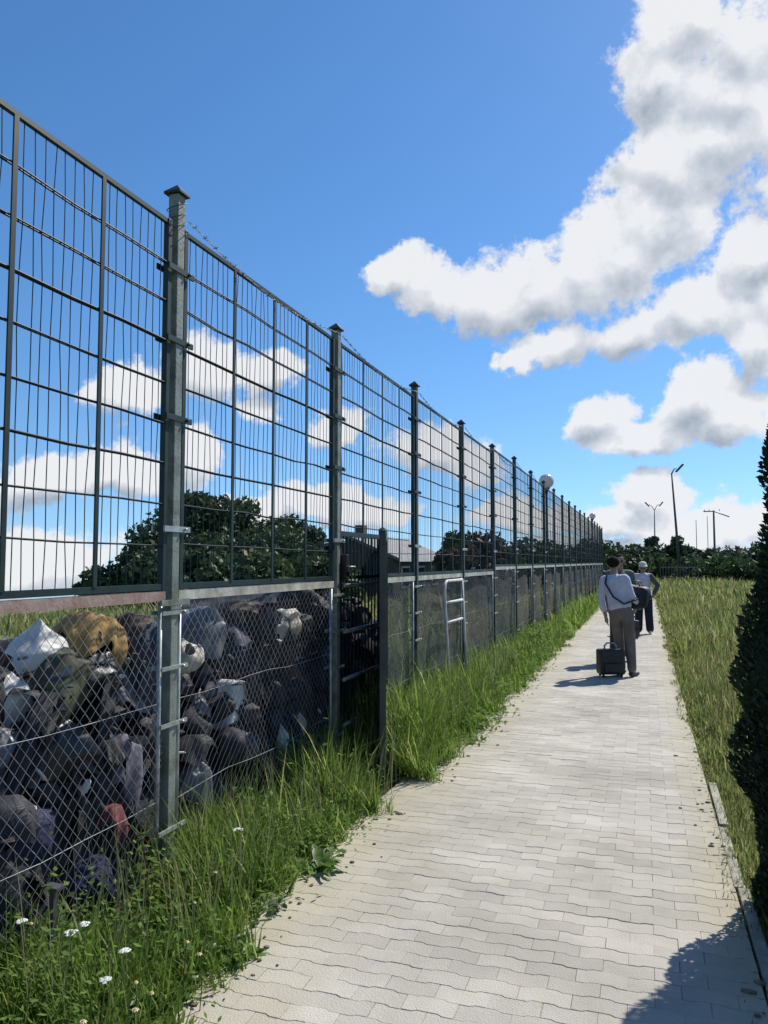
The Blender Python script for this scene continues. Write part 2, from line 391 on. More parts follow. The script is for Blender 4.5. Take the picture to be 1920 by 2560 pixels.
def wobble_wire(y, z0, z1, r, amp, n=9, sides=4):
    pts = []; ph = random.uniform(0, 6)
    for i in range(n+1):
        t = i/n; pts.append((random.gauss(0, amp*.6), y + random.gauss(0, amp) + amp*math.sin(ph+5*t), z0 + (z1-z0)*t))
    return MB().tube(pts, r, sides, caps=False)
def make_panel(k):
    y0, y1, g = PY(k)+.075, PY(k+1)-.075, lift(k+1)
    f = MB(); xx = .0
    for yy in (y0, y1): f.box((xx, yy, (TOP+BOT)/2+g), (.032, .034, TOP-BOT+.04), bev=.003 if k < 4 else 0)
    f.box((xx, (y0+y1)/2, TOP+g+.004), (.022, y1-y0-.036, .022)); f.box((xx, (y0+y1)/2, BOT+g-.002), (.026, y1-y0-.036, .030))
    p = f.build('mesh_panel', m_green, fence)
    W = y1-y0
    for q in (1, 2, 3):
        MB().box((.014, y0+W*q/4, (TOP+BOT)/2+g), (.008, .024, TOP-BOT-.02)).build('stiffener', m_green, p)
    for i in range(1, 9):
        z = BOT+g + (TOP-BOT)*i/9
        b = MB()
        s = [random.gauss(0, .004) for _ in range(7)]
        for dx in (-.008, .008): b.tube([(dx, y0+W*j/6, z + s[j]) for j in range(7)], 0.0042 if i % 3 else .0058, 5, caps=False)
        b.build('crossbar', m_wire, p)
    nw = 36; J = MB()
    for i in range(1, nw):
        if i % 9 == 0: continue
        y = y0 + W*i/nw + random.gauss(0, .002)
        amp = .0035 if k < 3 else .002
        w = wobble_wire(y, BOT+g, TOP+g, .0022 if k < 4 else .0024, amp, 9 if k < 3 else 4, 4)
        if k < 5: w.build('wire', m_wire, p)
        else: J.add(w.v, w.f, True)
    if J.v: stuff(J.build('wires', m_wire, p))
for k in range(0, NB): make_panel(k)

def clip_line(y0, z0, y1, z1, ya, yb, za, zb):
    t0, t1 = 0.0, 1.0
    for p, q in ((-(y1-y0), y0-ya), ((y1-y0), yb-y0), (-(z1-z0), z0-za), ((z1-z0), zb-z0)):
        if p == 0:
            if q < 0: return None
        else:
            t = q/p
            if p < 0: t0 = max(t0, t)
            else: t1 = min(t1, t)
    if t0 >= t1: return None
    return (y0+(y1-y0)*t0, z0+(z1-z0)*t0, y0+(y1-y0)*t1, z0+(z1-z0)*t1)
def chain_mesh(ya, yb, za, zb, s=.06, r=.0015):
    b = MB(); H = zb-za; slope = 1.15
    sag = lambda y, z: .02*math.sin(y*2.3)*math.sin((z-za)/H*math.pi) + .010*math.sin(y*7+z*5)
    for sg in (1, -1):
        n = int((yb-ya + H/slope)/s)+2
        for i in range(-1, n):
            yb0 = ya + i*s - (H/slope if sg > 0 else 0)
            e = clip_line(yb0, za, yb0 + H/slope, zb, ya, yb, za, zb) if sg > 0 else clip_line(yb0, zb, yb0 + H/slope, za, ya, yb, za, zb)
            if not e: continue
            m = max(1, int(abs(e[3]-e[1])/.12)); pts = []
            for j in range(m+1):
                t = j/m; y = e[0]+(e[2]-e[0])*t; z = e[1]+(e[3]-e[1])*t; pts.append((.002*sg+sag(y, z), y+random.gauss(0, .0022), z+random.gauss(0, .0022)))
            b.tube(pts, r, 3, caps=False)
    return b
def make_lower(k, ya=None, yb=None):
    y0, y1, g = (ya or PY(k)+.085), (yb or PY(k+1)-.085), lift(k+1)
    mt = m_rust if k == 0 else m_pale_rail
    f = MB(); f.box((.012, (y0+y1)/2, 1.485+g), (.006, y1-y0+(.05 if k < 2 else .1), .050)); f.box((-.012, (y0+y1)/2, 1.507+g), (.046, y1-y0+(.05 if k < 2 else .1), .006))
    p = f.build('rail', mt, fence)
    for yy in (y0, y1): MB().tube([(0, yy, -.1), (0, yy, 1.455+g)], .0125, 8).build('tube_upright', m_galv, p)
    if k < 6: stuff(chain_mesh(y0+.01, y1-.01, .03, 1.45+g).build('chain_link', m_chain, p))
    for z in (.45, .95): MB().tube([(.004, y0+(y1-y0)*j/8, z + .008*math.sin(j*1.3+k+z*9) + random.gauss(0, .004)) for j in range(9)], .0020, 4, caps=False).build('tension_wire', m_chain, p)
    return p
make_lower(0); make_lower(1); make_lower(2, 6.92, PY(3)-.085)
for k in range(3, NB): make_lower(k)
def make_net(y0, y1, g):
    n = max(6, int((y1-y0)*7)); V = []; F = []
    for i in range(n+1):
        y = y0+(y1-y0)*i/n
        for j in range(6):
            z = .02 + (1.43+g)*j/5; V.append((-.055 + .014*math.sin(y*4.1+j) + random.gauss(0, .004), y, z - (.02*math.sin(y*5) if j == 5 else 0)))
    F = [(i*6+j, (i+1)*6+j, (i+1)*6+j+1, i*6+j+1) for i in range(n) for j in range(5)]
    me = mesh_np('shade_net', V, F, True); return obj('shade_net', me, m_net, fence)
make_net(6.92, PY(3)-.04, 0)
for k in range(3, NB): make_net(PY(k)+.04, PY(k+1)-.04, lift(k+1))
def make_barbed(k):
    y0, y1 = PY(k)+.04, PY(k+1)-.04; z0 = 3.50+lift(k); n = 60; b = MB()
    for s in (0, math.pi):
        b.tube([(.04+.004*math.cos(i*1.3+s), y0+(y1-y0)*i/n, z0 - .10*math.sin(math.pi*i/n) + .004*math.sin(i*1.3+s)) for i in range(n+1)], .0016, 4, caps=False)
    for i in range(2, n, 3):
        y = y0+(y1-y0)*i/n; z = z0-.10*math.sin(math.pi*i/n)
        for q in range(3):
            d = Vector((random.uniform(-1, 1), random.uniform(-.5, .5), random.uniform(-1, 1))).normalized()*.016
            b.tube([Vector((.04, y, z))-d, Vector((.04, y, z))+d], .0018, 3, caps=False)
    b.build('barbed_wire', m_asph, fence)
    if k == 1:   # spare turns of wire wound round the post head
        c = MB(); c.tube([(.052*math.cos(a*.5), PY(1)+.052*math.sin(a*.5), 3.40+.0045*a+.02*math.sin(a*.5)) for a in range(0, 40)], .0028, 4); c.build('wire_coil', m_asph, fence)
for k in range(1, 9): make_barbed(k)

# ------------------------------------------------------------------ the gate in the second half of bay 2
ga, gb = PY(2)+.06, 6.85
gate = thing('gate_leaf', 'dark green barred gate leaf standing closed in the fence line', 'gate', (FX, ga, 0))
W = gb-ga
f = MB()
for yy in (.02, W-.02): f.box((0, yy, .98), (.04, .04, 1.86), bev=.003)
f.box((0, W/2, 1.89), (.04, W-.084, .04)); f.box((0, W/2, .08), (.04, W-.084, .04)); f.build('frame', m_green, gate)
for z in (1.47, 1.10, .72, .36):
    MB().tube([(.035, .035, z), (.035, W-.035, z)], .016, 8).build('crossbar', m_galv, gate)
for i in range(1, 13):
    y = W*i/13; MB().box((.018, y, .98), (.008, .020, 1.78)).build('bar', m_green, gate)
lk = MB().box((.045, .05, 1.62), (.045, .07, .20), bev=.006).build('lock_case', m_black, gate); MB().tube([(.07, .05, 1.62), (.09, .05, 1.62), (.09, .15, 1.62)], .008, 6).build('handle', m_galv, lk)
gp = MB().box((0, 0, .98), (.07, .07, 1.96), bev=.004).build('gate_post', m_green_post, None); gp.location = (FX, gb+.035, 0); tag(gp, 'short dark green gate post at the hinge of the opened solid leaf', 'post')
MB().add([(-.04,-.04,1.965),(.04,-.04,1.965),(.04,.04,1.965),(-.04,.04,1.965),(0,0,1.99)], [(0,1,4),(1,2,4),(2,3,4),(3,0,4),(3,2,1,0)]).build('cap', m_green, gp)
# the opened outer leaf, swung towards the path and seen almost edge-on
ha = Vector((FX+.04, gb-.02, 0)); hb = Vector((-1.905, 5.60, 0)); dv = hb-ha; LW = dv.length
leaf = thing('gate_leaf', 'dark solid sheet gate leaf swung open towards the paved path', 'gate', ha, math.atan2(dv.y, dv.x))
f = MB()
for xx in (.02, LW-.025): f.box((xx, 0, .945), (.04 if xx < .1 else .05, .05, 1.87), bev=.003)
f.box((LW/2, 0, 1.86), (LW-.09, .045, .04)); f.box((LW/2, 0, .06), (LW-.09, .045, .04)); f.build('frame', m_green_post, leaf)
MB().box((LW/2, .004, .96), (LW-.09, .006, 1.76)).build('sheet', m_green, leaf)
for z in (.5, 1.0, 1.45): MB().box((LW/2, -.020, z), (LW-.094, .028, .03)).build('crossbar', m_green, leaf)
for z in (.35, 1.55): MB().tube([(-.005, 0, z-.05), (-.005, 0, z+.05)], .014, 8).build('hinge', m_galv, leaf)

# pale tubular frame leaning by the fourth post
b = MB(); yy0, yy1 = PY(4)-1.25, PY(4)-.30
b.tube([(.1, yy0+.03, -.03), (.06, yy0, .85), (.04, yy0, 1.30), (.035, yy0+.05, 1.40), (.035, yy0+.14, 1.43), (.035, yy1, 1.43)], .019, 8)
rk = thing('tube_frame', 'pale grey tubular frame with crossbars standing against the fence netting', 'frame', (FX+.03, 0, 0))
b.build('bent_tube', mat('pale grey enamel', (.46, .47, .44), .5, .3, 6), rk)
for z in (1.17, .93): MB().tube([(.045, yy0, z), (.04, yy1, z)], .018, 8).build('crossbar', MATS['pale grey enamel'], rk)
MB().tube([(.10, yy1, -.03), (.036, yy1, 1.43)], .016, 8).build('upright', MATS['pale grey enamel'], rk)

# ------------------------------------------------------------------ what is heaped behind the chain link
def noise3(P, f, seed):
    """cheap smooth pseudo-noise, numpy"""
    r = np.random.default_rng(seed); out = np.zeros(len(P)); amp = 1.0
    for o in range(4):
        for q in range(3):
            k = r.normal(size=3); k /= np.linalg.norm(k); out += amp*np.sin(P@k*f*(1+.35*q) + r.uniform(0, 6.28))/3
        f *= 2.05; amp *= .52
    return out
def ico(sub):
    bm = bmesh.new(); bmesh.ops.create_icosphere(bm, subdivisions=sub, radius=1)
    V = np.array([v.co[:] for v in bm.verts]); F = np.array([[v.index for v in f.verts] for f in bm.faces]); bm.free(); return V, F
ICO4, ICO3 = ico(5), ico(3)
def sack_mesh(name, size, seed, kind='sack', ico_=None):
    V, F = ico_ or ICO4; V = V.copy(); r = np.random.default_rng(seed)
    def crumple(V, K, lo, hi):
        # facets of a crumpled sheet: the nearest of K random planes
        nk = r.normal(size=(K, 3)); nk /= np.linalg.norm(nk, axis=1)[:, None]; dk = r.uniform(lo, hi, K)
        U = V/np.linalg.norm(V, axis=1)[:, None]; q = dk[None]/np.maximum(U@nk.T, .02); q = np.sort(q, axis=1)
        return q[:, 0]*.9 + q[:, 1]*.1
    if kind == 'box':
        V = np.sign(V)*np.abs(V)**.28; V /= np.abs(V).max()
        n = noise3(V, 1.3, seed)*.05 + noise3(V, 3, seed+1)*.012
    elif kind == 'cloth':
        a = np.arctan2(V[:, 1], V[:, 0]); w = crumple(V, 26, .78, 1.1); V = V*np.minimum(w, 1.15)[:, None]
        n = .10*noise3(V*.6, 1.5, seed) + .05*np.sin(a*5+V[:, 2]*2.5+3*np.sin(V[:, 2]*2+seed))*np.clip(1-np.abs(V[:, 2]), 0, 1)
    else:
        a = np.arctan2(V[:, 1], V[:, 0]); w = crumple(V, 44, .80, 1.05); V = V*np.minimum(w, 1.12)[:, None]
        n = .07*noise3(V*.6, 1.4, seed)
        # gathered neck at the top
        top = np.clip((V[:, 2]-.45)/.55, 0, 1)
        V[:, :2] *= (1-.62*top**1.4)[:, None]*(1+.10*top*np.sin(a*9+seed))[:, None]; V[:, 2] += .22*top**2
    V = V*(1+n)[:, None]*np.array(size)*.5
    V[:, 2] -= V[:, 2].min()
    return mesh_np(name, V, F, True)
def drape_arrays(size, seed, G=34):
    """a piece of cloth thrown over a lump: falls in folds towards its rim"""
    r = np.random.default_rng(seed); g = np.linspace(-1, 1, G); U, W = np.meshgrid(g, g); U, W = U.ravel(), W.ravel()
    a = np.arctan2(W, U); q = np.sqrt(U*U+W*W)/(1+.18*np.sin(3*a+seed)+.1*np.sin(5*a+2*seed)); P0 = np.stack([U, W, 0*U], -1)
    k1, k2 = r.integers(4, 7), r.integers(8, 13); ph = r.uniform(0, 6, 4)
    fold = (.6*np.sin(a*k1+ph[0]+1.2*np.sin(q*3+ph[1])) + .4*np.sin(a*k2+ph[2]+q*2))*np.clip(q, 0, 1.2)**1.5
    rid = 1-np.abs(noise3(P0, 3.4, seed))*1.5
    rad = np.minimum(q, .62+.30*np.tanh((q-.62)/.5)*(q > .62) + 0*q)
    rad = np.where(q > .62, .62+.26*np.tanh((q-.62)/.35), q)*(1+.13*fold)
    z = 1 - .55*np.clip(q, 0, .75)**2 - np.clip(q-.62, 0, 2)*1.15 + .10*rid + .06*fold
    return np.stack([rad*np.cos(a)*size[0]*.62, rad*np.sin(a)*size[1]*.62, (z-.12)*size[2]], -1)
def grid_faces(G):
    i = (np.arange(G-1)[:, None]*G + np.arange(G-1)[None]).ravel(); return np.stack([i, i+1, i+G+1, i+G], -1)
def cloth_mat(name, c, rough=.8, var=.35): return mat(name, c, rough, var, 5, bump=.35, bscale=11)
HC = {'white': cloth_mat('white woven sack', (.60, .60, .58), .6, .15), 'grey': cloth_mat('grey plastic sheet', (.13, .13, .14), .5), 'lav': cloth_mat('lilac grey cloth', (.15, .14, .18)),
      'ochre': cloth_mat('ochre cloth', (.36, .21, .055)), 'brown': cloth_mat('brown cloth', (.10, .065, .045)), 'navy': cloth_mat('navy cloth', (.016, .02, .06)),
      'black': cloth_mat('black plastic bag', (.010, .011, .013), .38), 'teal': cloth_mat('blue grey tarp', (.05, .065, .09)), 'red': cloth_mat('dull red cloth', (.14, .03, .035)),
      'olive': cloth_mat('olive cloth', (.07, .075, .04)), 'cream': cloth_mat('cream plastic', (.52, .48, .40), .6, .2), 'plum': cloth_mat('dark plum cloth', (.06, .035, .05))}
def heap_h(x, y):
    return (.98 + .13*np.sin(y*2.1+.5) + .08*np.sin(y*5.3) + .22*np.clip((y-4.2)/1.2, 0, 1))*np.clip((-2.50-x)/.5, 0, 1)**.6*np.clip((y-.9)/.3, 0, 1)*np.clip((8.0-y)/.4, 0, 1)
def heap():
    # dark loose scrap: one uncountable mass of small lumps and rags on a mound
    Vs, Fs = [], []; off = 0
    xs = np.linspace(-4.1, -2.50, 40); ys = np.linspace(0.9, 8.0, 170); X, Y = np.meshgrid(xs, ys)
    H = heap_h(X, Y)
    P = np.stack([X.ravel(), Y.ravel(), H.ravel()], -1); P[:, 2] += noise3(P, 6, 3)*.05 + noise3(P, 16, 5)*.02
    P[:, 2] = np.maximum(P[:, 2], -.03)
    n = len(xs); i = (np.arange(len(ys)-1)[:, None]*n + np.arange(n-1)[None]).ravel()
    me = mesh_np('scrap_mound', P, np.stack([i, i+1, i+n+1, i+n], -1), True)
    o = stuff(obj('scrap_mound', me, mat('dark mixed scrap', (.016, .016, .019), .7, .3, 5, bump=.3, bscale=20))); o['label'] = 'dark mound of loose scrap piled behind the chain link'; o['category'] = 'scrap heap'
    rr = np.random.default_rng(11)
    def hang(w, h, seed, nx=18, nz=14):
        """limp sheet hanging in vertical folds with a torn lower edge"""
        r = np.random.default_rng(seed); u = np.linspace(-.5, .5, nx); v = np.linspace(0, 1, nz); U, W = np.meshgrid(u, v); U, W = U.ravel(), W.ravel()
        ph = r.uniform(0, 6, 4); k = r.uniform(9, 16)
        y = U*w*(1-.25*(1-W)*r.uniform(0, 1)) + .03*np.sin(W*4+ph[0]); x = .035*(1.15-W*.6)*np.sin(U*k+ph[1]+.8*np.sin(W*3+ph[2])) + .02*np.sin(U*k*2.3+ph[3]) + .06*np.sin(W*2.6+ph[0])
        z = -(1-W)*h*(1+.18*np.sin(U*6+ph[1])+.10*np.sin(U*17+ph[2])) - .05*np.abs(U)**1.5*2
        i = (np.arange(nz-1)[:, None]*nx + np.arange(nx-1)[None]).ravel(); return np.stack([x, y, z], -1), np.stack([i, i+1, i+nx+1, i+nx], -1)
    for q in range(330):
        y = rr.uniform(1.0, 7.8); x = rr.uniform(-3.0, -2.52); hh = float(heap_h(np.array(x-.12), np.array(y)))
        if q % 3:
            V, F = hang(rr.uniform(.12, .5), rr.uniform(.18, .65), 500+q); top = rr.uniform(.35, 1.12)*min(1.2, hh+.25)
            e = Euler((rr.normal(0, .25), rr.normal(.12, .15), rr.normal(0, .45))).to_matrix(); V = V@np.array(e).T + np.array([0, y, top]); V[:, 0] += x
        else:
            V = drape_arrays((rr.uniform(.12, .34), rr.uniform(.12, .34), rr.uniform(.08, .18)), 200+q, 14); F = grid_faces(14)
            e = Euler((rr.normal(0, .5), rr.normal(.5, .5), rr.uniform(0, 6.28))).to_matrix(); V = V@np.array(e).T; V[:, 0] += x; V += np.array([0, y, hh-.03])
        V[:, 0] = np.minimum(V[:, 0], -2.42); V[:, 2] = np.maximum(V[:, 2], -.02)
        Vs.append(V); Fs.append(F+off); off += len(V)
    o = stuff(obj('rag_layer', mesh_np('rag_layer', np.concatenate(Vs), np.concatenate(Fs), True), mat('mixed rag scrap', (.020, .019, .024), .7, .25, 4, bump=.15, bscale=20, island=.04, islcol=(.12, .11, .12))))
    o['label'] = 'loose dark rags and sheeting strewn over the mound'; o['category'] = 'scrap'
heap()
def litter():
    rr = np.random.default_rng(23); V0, F0 = ico(2); Vs, Fs, off = [], [], 0
    for q in range(260):
        y = rr.uniform(1.2, 6.9); x = rr.uniform(-2.75, -2.46); z = rr.uniform(.05, 1.25)
        nk = rr.normal(size=(9, 3)); nk /= np.linalg.norm(nk, axis=1)[:, None]; w = (rr.uniform(.5, 1.1, 9)[None]/np.maximum(V0@nk.T, .05)).min(1)
        V = V0*np.minimum(w, 1.3)[:, None]*rr.uniform(.010, .034)*np.array([.25, rr.uniform(.5, 2.4), rr.uniform(.4, 1.6)]); e = Euler(rr.uniform(0, 6.28, 3)).to_matrix()
        Vs.append(V@np.array(e).T + np.array([x, y, z])); Fs.append(F0+off); off += len(V0)
    o = stuff(obj('litter_scraps', mesh_np('litter_scraps', np.concatenate(Vs), np.concatenate(Fs)), mat('pale litter', (.10, .09, .08), .6, .5, 5, island=.30, islcol=(.46, .44, .40)))); o['label'] = 'small pale scraps of litter caught all over the dark heap'; o['category'] = 'litter'
litter()
# (px, py) centre in the photo, depth line x, size (x, y, z), colour, kind, name, label, category
SACKS = [
 (92, 1650, -2.95, (.30, .36, .34), 'white', 'sack', 'sack', 'crumpled bright white sack at the top of the heap, left end', 'sack'),
 (30, 1760, -2.90, (.25, .30, .30), 'white', 'sack', 'sack', 'white plastic sack below the bright crumpled one, frame edge', 'sack'),
 (18, 1860, -2.80, (.26, .34, .22), 'grey', 'sack', 'sack', 'grey plastic sack lowest at the left frame edge', 'sack'),
 (215, 1580, -2.90, (.30, .44, .22), 'ochre', 'cloth', 'cloth_bundle', 'ochre yellow cloth bundle on top behind the rusty rail', 'cloth bundle'),
 (300, 1590, -3.0, (.30, .36, .30), 'brown', 'cloth', 'cloth_bundle', 'brown cloth bundle right of the ochre one', 'cloth bundle'),
 (140, 1690, -2.82, (.24, .36, .26), 'olive', 'cloth', 'cloth_bundle', 'dark olive cloth under the crumpled white sack', 'cloth bundle'),
 (215, 1690, -2.80, (.30, .40, .30), 'black', 'sack', 'rubbish_bag', 'black rubbish bag under the ochre cloth bundle', 'bag'),
 (290, 1730, -2.80, (.30, .34, .34), 'grey', 'cloth', 'cloth_bundle', 'mid grey cloth bundle in the middle of the left bay', 'cloth bundle'),
 (352, 1700, -2.76, (.24, .34, .62), 'teal', 'cloth', 'folded_tarp', 'blue grey tarp standing left of the big post', 'tarp'),
 (270, 1900, -2.66, (.20, .30, .28), 'lav', 'cloth', 'cloth_bundle', 'lilac grey cloth bundle low in the left bay', 'cloth bundle'),
 (150, 1880, -2.68, (.26, .40, .34), 'black', 'sack', 'rubbish_bag', 'black rubbish bag low in the left bay', 'bag'),
 (320, 1880, -2.62, (.12, .16, .14), 'red', 'cloth', 'cloth_bundle', 'small dull red cloth low beside the big post', 'cloth bundle'),
 (270, 2040, -2.58, (.14, .20, .12), 'red', 'cloth', 'cloth_bundle', 'red cloth scrap near the foot of the left bay', 'cloth bundle'),
 (210, 2170, -2.54, (.18, .26, .22), 'navy', 'cloth', 'cloth_bundle', 'navy cloth bundle at the foot of the left bay', 'cloth bundle'),
 (80, 2080, -2.60, (.20, .32, .26), 'navy', 'sack', 'rubbish_bag', 'dark navy bag at the foot of the fence, left frame edge', 'bag'),
 (470, 1590, -3.0, (.34, .50, .40), 'grey', 'cloth', 'cloth_bundle', 'grey cloth bundle right behind the big post under the pale rail', 'cloth bundle'),
 (560, 1600, -2.95, (.30, .42, .36), 'lav', 'cloth', 'cloth_bundle', 'lilac cloth bundle under the pale rail', 'cloth bundle'),
 (610, 1540, -3.05, (.24, .46, .22), 'brown', 'cloth', 'cloth_bundle', 'brown cloth bundle on top under the pale rail', 'cloth bundle'),
 (690, 1560, -2.9, (.24, .46, .30), 'cream', 'cloth', 'cloth_bundle', 'cream cloth bundle high near the gate', 'cloth bundle'),
 (770, 1560, -2.9, (.24, .46, .34), 'plum', 'cloth', 'cloth_bundle', 'dark plum cloth bundle beside the gate', 'cloth bundle'),
 (475, 1640, -2.72, (.18, .24, .20), 'cream', 'sack', 'sack', 'small pale sack peeping out right of the big post', 'sack'),
 (560, 1765, -2.80, (.34, .52, .36), 'white', 'box', 'carton', 'large pale white carton in the middle of the second bay', 'carton'),
 (480, 1800, -2.72, (.22, .34, .30), 'grey', 'sack', 'sack', 'grey sack leaning left of the pale carton', 'sack'),
 (680, 1700, -2.80, (.26, .50, .40), 'brown', 'cloth', 'cloth_bundle', 'dark brown cloth bundle right of the pale carton', 'cloth bundle'),
 (770, 1720, -2.72, (.22, .50, .44), 'plum', 'cloth', 'cloth_bundle', 'plum cloth bundle low beside the gate', 'cloth bundle'),
 (700, 1840, -2.56, (.11, .18, .22), 'white', 'sack', 'sack', 'small white sack low in the second bay', 'sack'),
 (752, 1815, -2.54, (.10, .16, .22), 'cream', 'sack', 'sack', 'small cream sack low near the gate', 'sack'),
 (470, 1960, -2.52, (.10, .22, .24), 'grey', 'cloth', 'cloth_bundle', 'pale grey rag in the weeds right of the big post', 'cloth bundle'),
 (600, 1880, -2.58, (.2, .36, .3), 'black', 'sack', 'rubbish_bag', 'black rubbish bag below the pale carton', 'bag'),
]
for i, (px, py, x, sz, c, kind, name, label, cat) in enumerate(SACKS):
    p = at_x(px, py, x)
    if kind == 'cloth':
        o = obj(name, mesh_np(name, drape_arrays((sz[0]*1.25, sz[1]*1.15, sz[2]*1.1), 20+i), grid_faces(34), True), HC[c]); md = o.modifiers.new('thickness', 'SOLIDIFY'); md.thickness = .006
    else: o = obj(name, sack_mesh(name, sz, 20+i, kind), HC[c])
    o.location = (p.x, p.y, p.z - sz[2]*.5); o.rotation_euler = (random.gauss(0, .2), random.gauss(.3 if kind == 'cloth' else 0, .2), random.gauss(0, .5) if kind != 'box' else .1); tag(o, label, cat)

# ------------------------------------------------------------------ grass, weeds, flowers
def blades(P, H, Wd, lean, az, curl=0.5):
    """one tapering bent blade per row of P"""
    n = len(P); u = np.stack([np.cos(az), np.sin(az), np.zeros(n)], -1); w = np.stack([-np.sin(az), np.cos(az), np.zeros(n)], -1)
    V = np.empty((n, 8, 3), np.float32)
    for j, (t, ws) in enumerate(((0, .8), (.4, 1.0), (.75, .7), (1.0, .08))):
        off = lean*(t**(1+curl))
        c = P + u*(off*H)[:, None]; c[:, 2] += H*t*np.sqrt(np.clip(1-(off*.75)**2, .12, 1))
        V[:, 2*j] = c - w*(Wd*ws*.5)[:, None]; V[:, 2*j+1] = c + w*(Wd*ws*.5)[:, None]
    b = (np.arange(n)*8)[:, None]
    F = np.concatenate([b+np.array([[0, 1, 3, 2]]), b+np.array([[2, 3, 5, 4]]), b+np.array([[4, 5, 7, 6]])])
    return V.reshape(-1, 3), F
m_grass = mat('lush verge grass', (.185, .285, .050), .6, .3, 1.3, col2=(.130, .225, .036), trans=.6, island=.24, islcol=(.30, .32, .12), coords='World', spec=.12)
m_mead = mat('meadow grass', (.205, .250, .075), .65, .3, .5, col2=(.150, .205, .058), trans=.55, island=.30, islcol=(.32, .29, .14), coords='World', spec=.1)
def verge_edge(y):
    """where the grass gives way to the path"""
    e = np.full_like(y, -1.60)
    e = np.where((y > 2.9) & (y < 5.2), -1.60 - .20*np.sin((y-2.9)/2.3*np.pi)**.6, e)
    e = np.where((y >= 5.0) & (y < 5.75), -1.93, e)
    return e + .045*np.sin(y*9) + .035*np.sin(y*23+1) + .02*np.sin(y*51)
def verge():
    P, H, Wd, Ln, Az = [], [], [], [], []
    r = rng
    for (y0, y1, dens, hm, wd) in ((.6, 3.0, 5200, .27, .0075), (3.0, 5.8, 5200, .30, .007), (5.6, 9.5, 3800, .36, .008), (9.5, 16, 2100, .34, .011), (16, 28, 900, .32, .017), (28, 50, 420, .32, .028)):
        n = int((y1-y0)*.95*dens); y = r.uniform(y0, y1, n); x = r.uniform(-2.52, -1.5, n)
        e = verge_edge(y); k = x < e + r.normal(0, .02, n); x, y, e = x[k], y[k], e[k]; n = len(x)
        edge = np.clip((e-x)/.28, 0, 1); patch = .72 + .45*noise3(np.stack([x, y, x*0], -1), 3.1, 5)
        h = hm*(.38+.62*edge)*np.clip(patch, .35, 1.5)*r.lognormal(0, .28, n)*(1+.35*np.exp(-((y-4.9)/.6)**2)+.35*np.exp(-((y-6.6)/.8)**2))
        P.append(np.stack([x, y, np.full(n, -.035)], -1)); H.append(h); Wd.append(wd*r.uniform(.6, 1.5, n)); Ln.append(r.uniform(.1, .85, n)); Az.append(r.uniform(0, 6.28, n)*.75 + np.where(r.random(n) < .3, 0.0, 0.0))
    V, F = blades(np.concatenate(P), np.concatenate(H), np.concatenate(Wd), np.concatenate(Ln), np.concatenate(Az))
    o = stuff(obj('verge_grass', mesh_np('verge_grass', V, F), m_grass)); o['label'] = 'lush unmown grass along the foot of the fence'; o['category'] = 'grass'
verge()
def undergrowth():
    r = np.random.default_rng(77); Cs = []; sz = []
    for q in range(330):
        y = 1.6 + 16*r.random()**1.5; e = float(verge_edge(np.array([y]))[0]); x = r.uniform(-2.45, e+.01); hh = r.uniform(.08, .34)*(.4+.6*min(1, (e-x)/.25)); rad = r.uniform(.05, .13)
        m = int(60*r.uniform(.6, 1.4)); p = r.normal(size=(m, 3))*np.array([rad, rad, hh*.38]) + np.array([x, y, hh*.55]); p[:, 2] = np.maximum(p[:, 2], -.01); Cs.append(p); sz.append(np.full(m, (.011 + .0012*y)*r.uniform(.7, 1.4)))
    C, S_ = np.concatenate(Cs), np.concatenate(sz); n = len(C); a = r.normal(size=(n, 3)); a[:, 2] *= .5; a /= np.linalg.norm(a, axis=1)[:, None]; b = np.cross(a, r.normal(size=(n, 3))*.5 + np.array([0, 0, 1.])); b /= np.linalg.norm(b, axis=1)[:, None]; s_ = S_[:, None]
    V = np.stack([C-a*s_, C+b*s_*.5, C+a*s_*1.2, C-b*s_*.5], 1).reshape(-1, 3)
    o = stuff(obj('weed_undergrowth', mesh_np('weed_undergrowth', V, np.arange(4*n).reshape(n, 4)), mat('small weed leaves', (.18, .27, .055), .6, .3, 2.0, col2=(.12, .21, .05), trans=.5, island=.35, coords='World', spec=.15))); o['label'] = 'small leaved weeds growing through the grass at the fence foot'; o['category'] = 'weeds'
undergrowth()
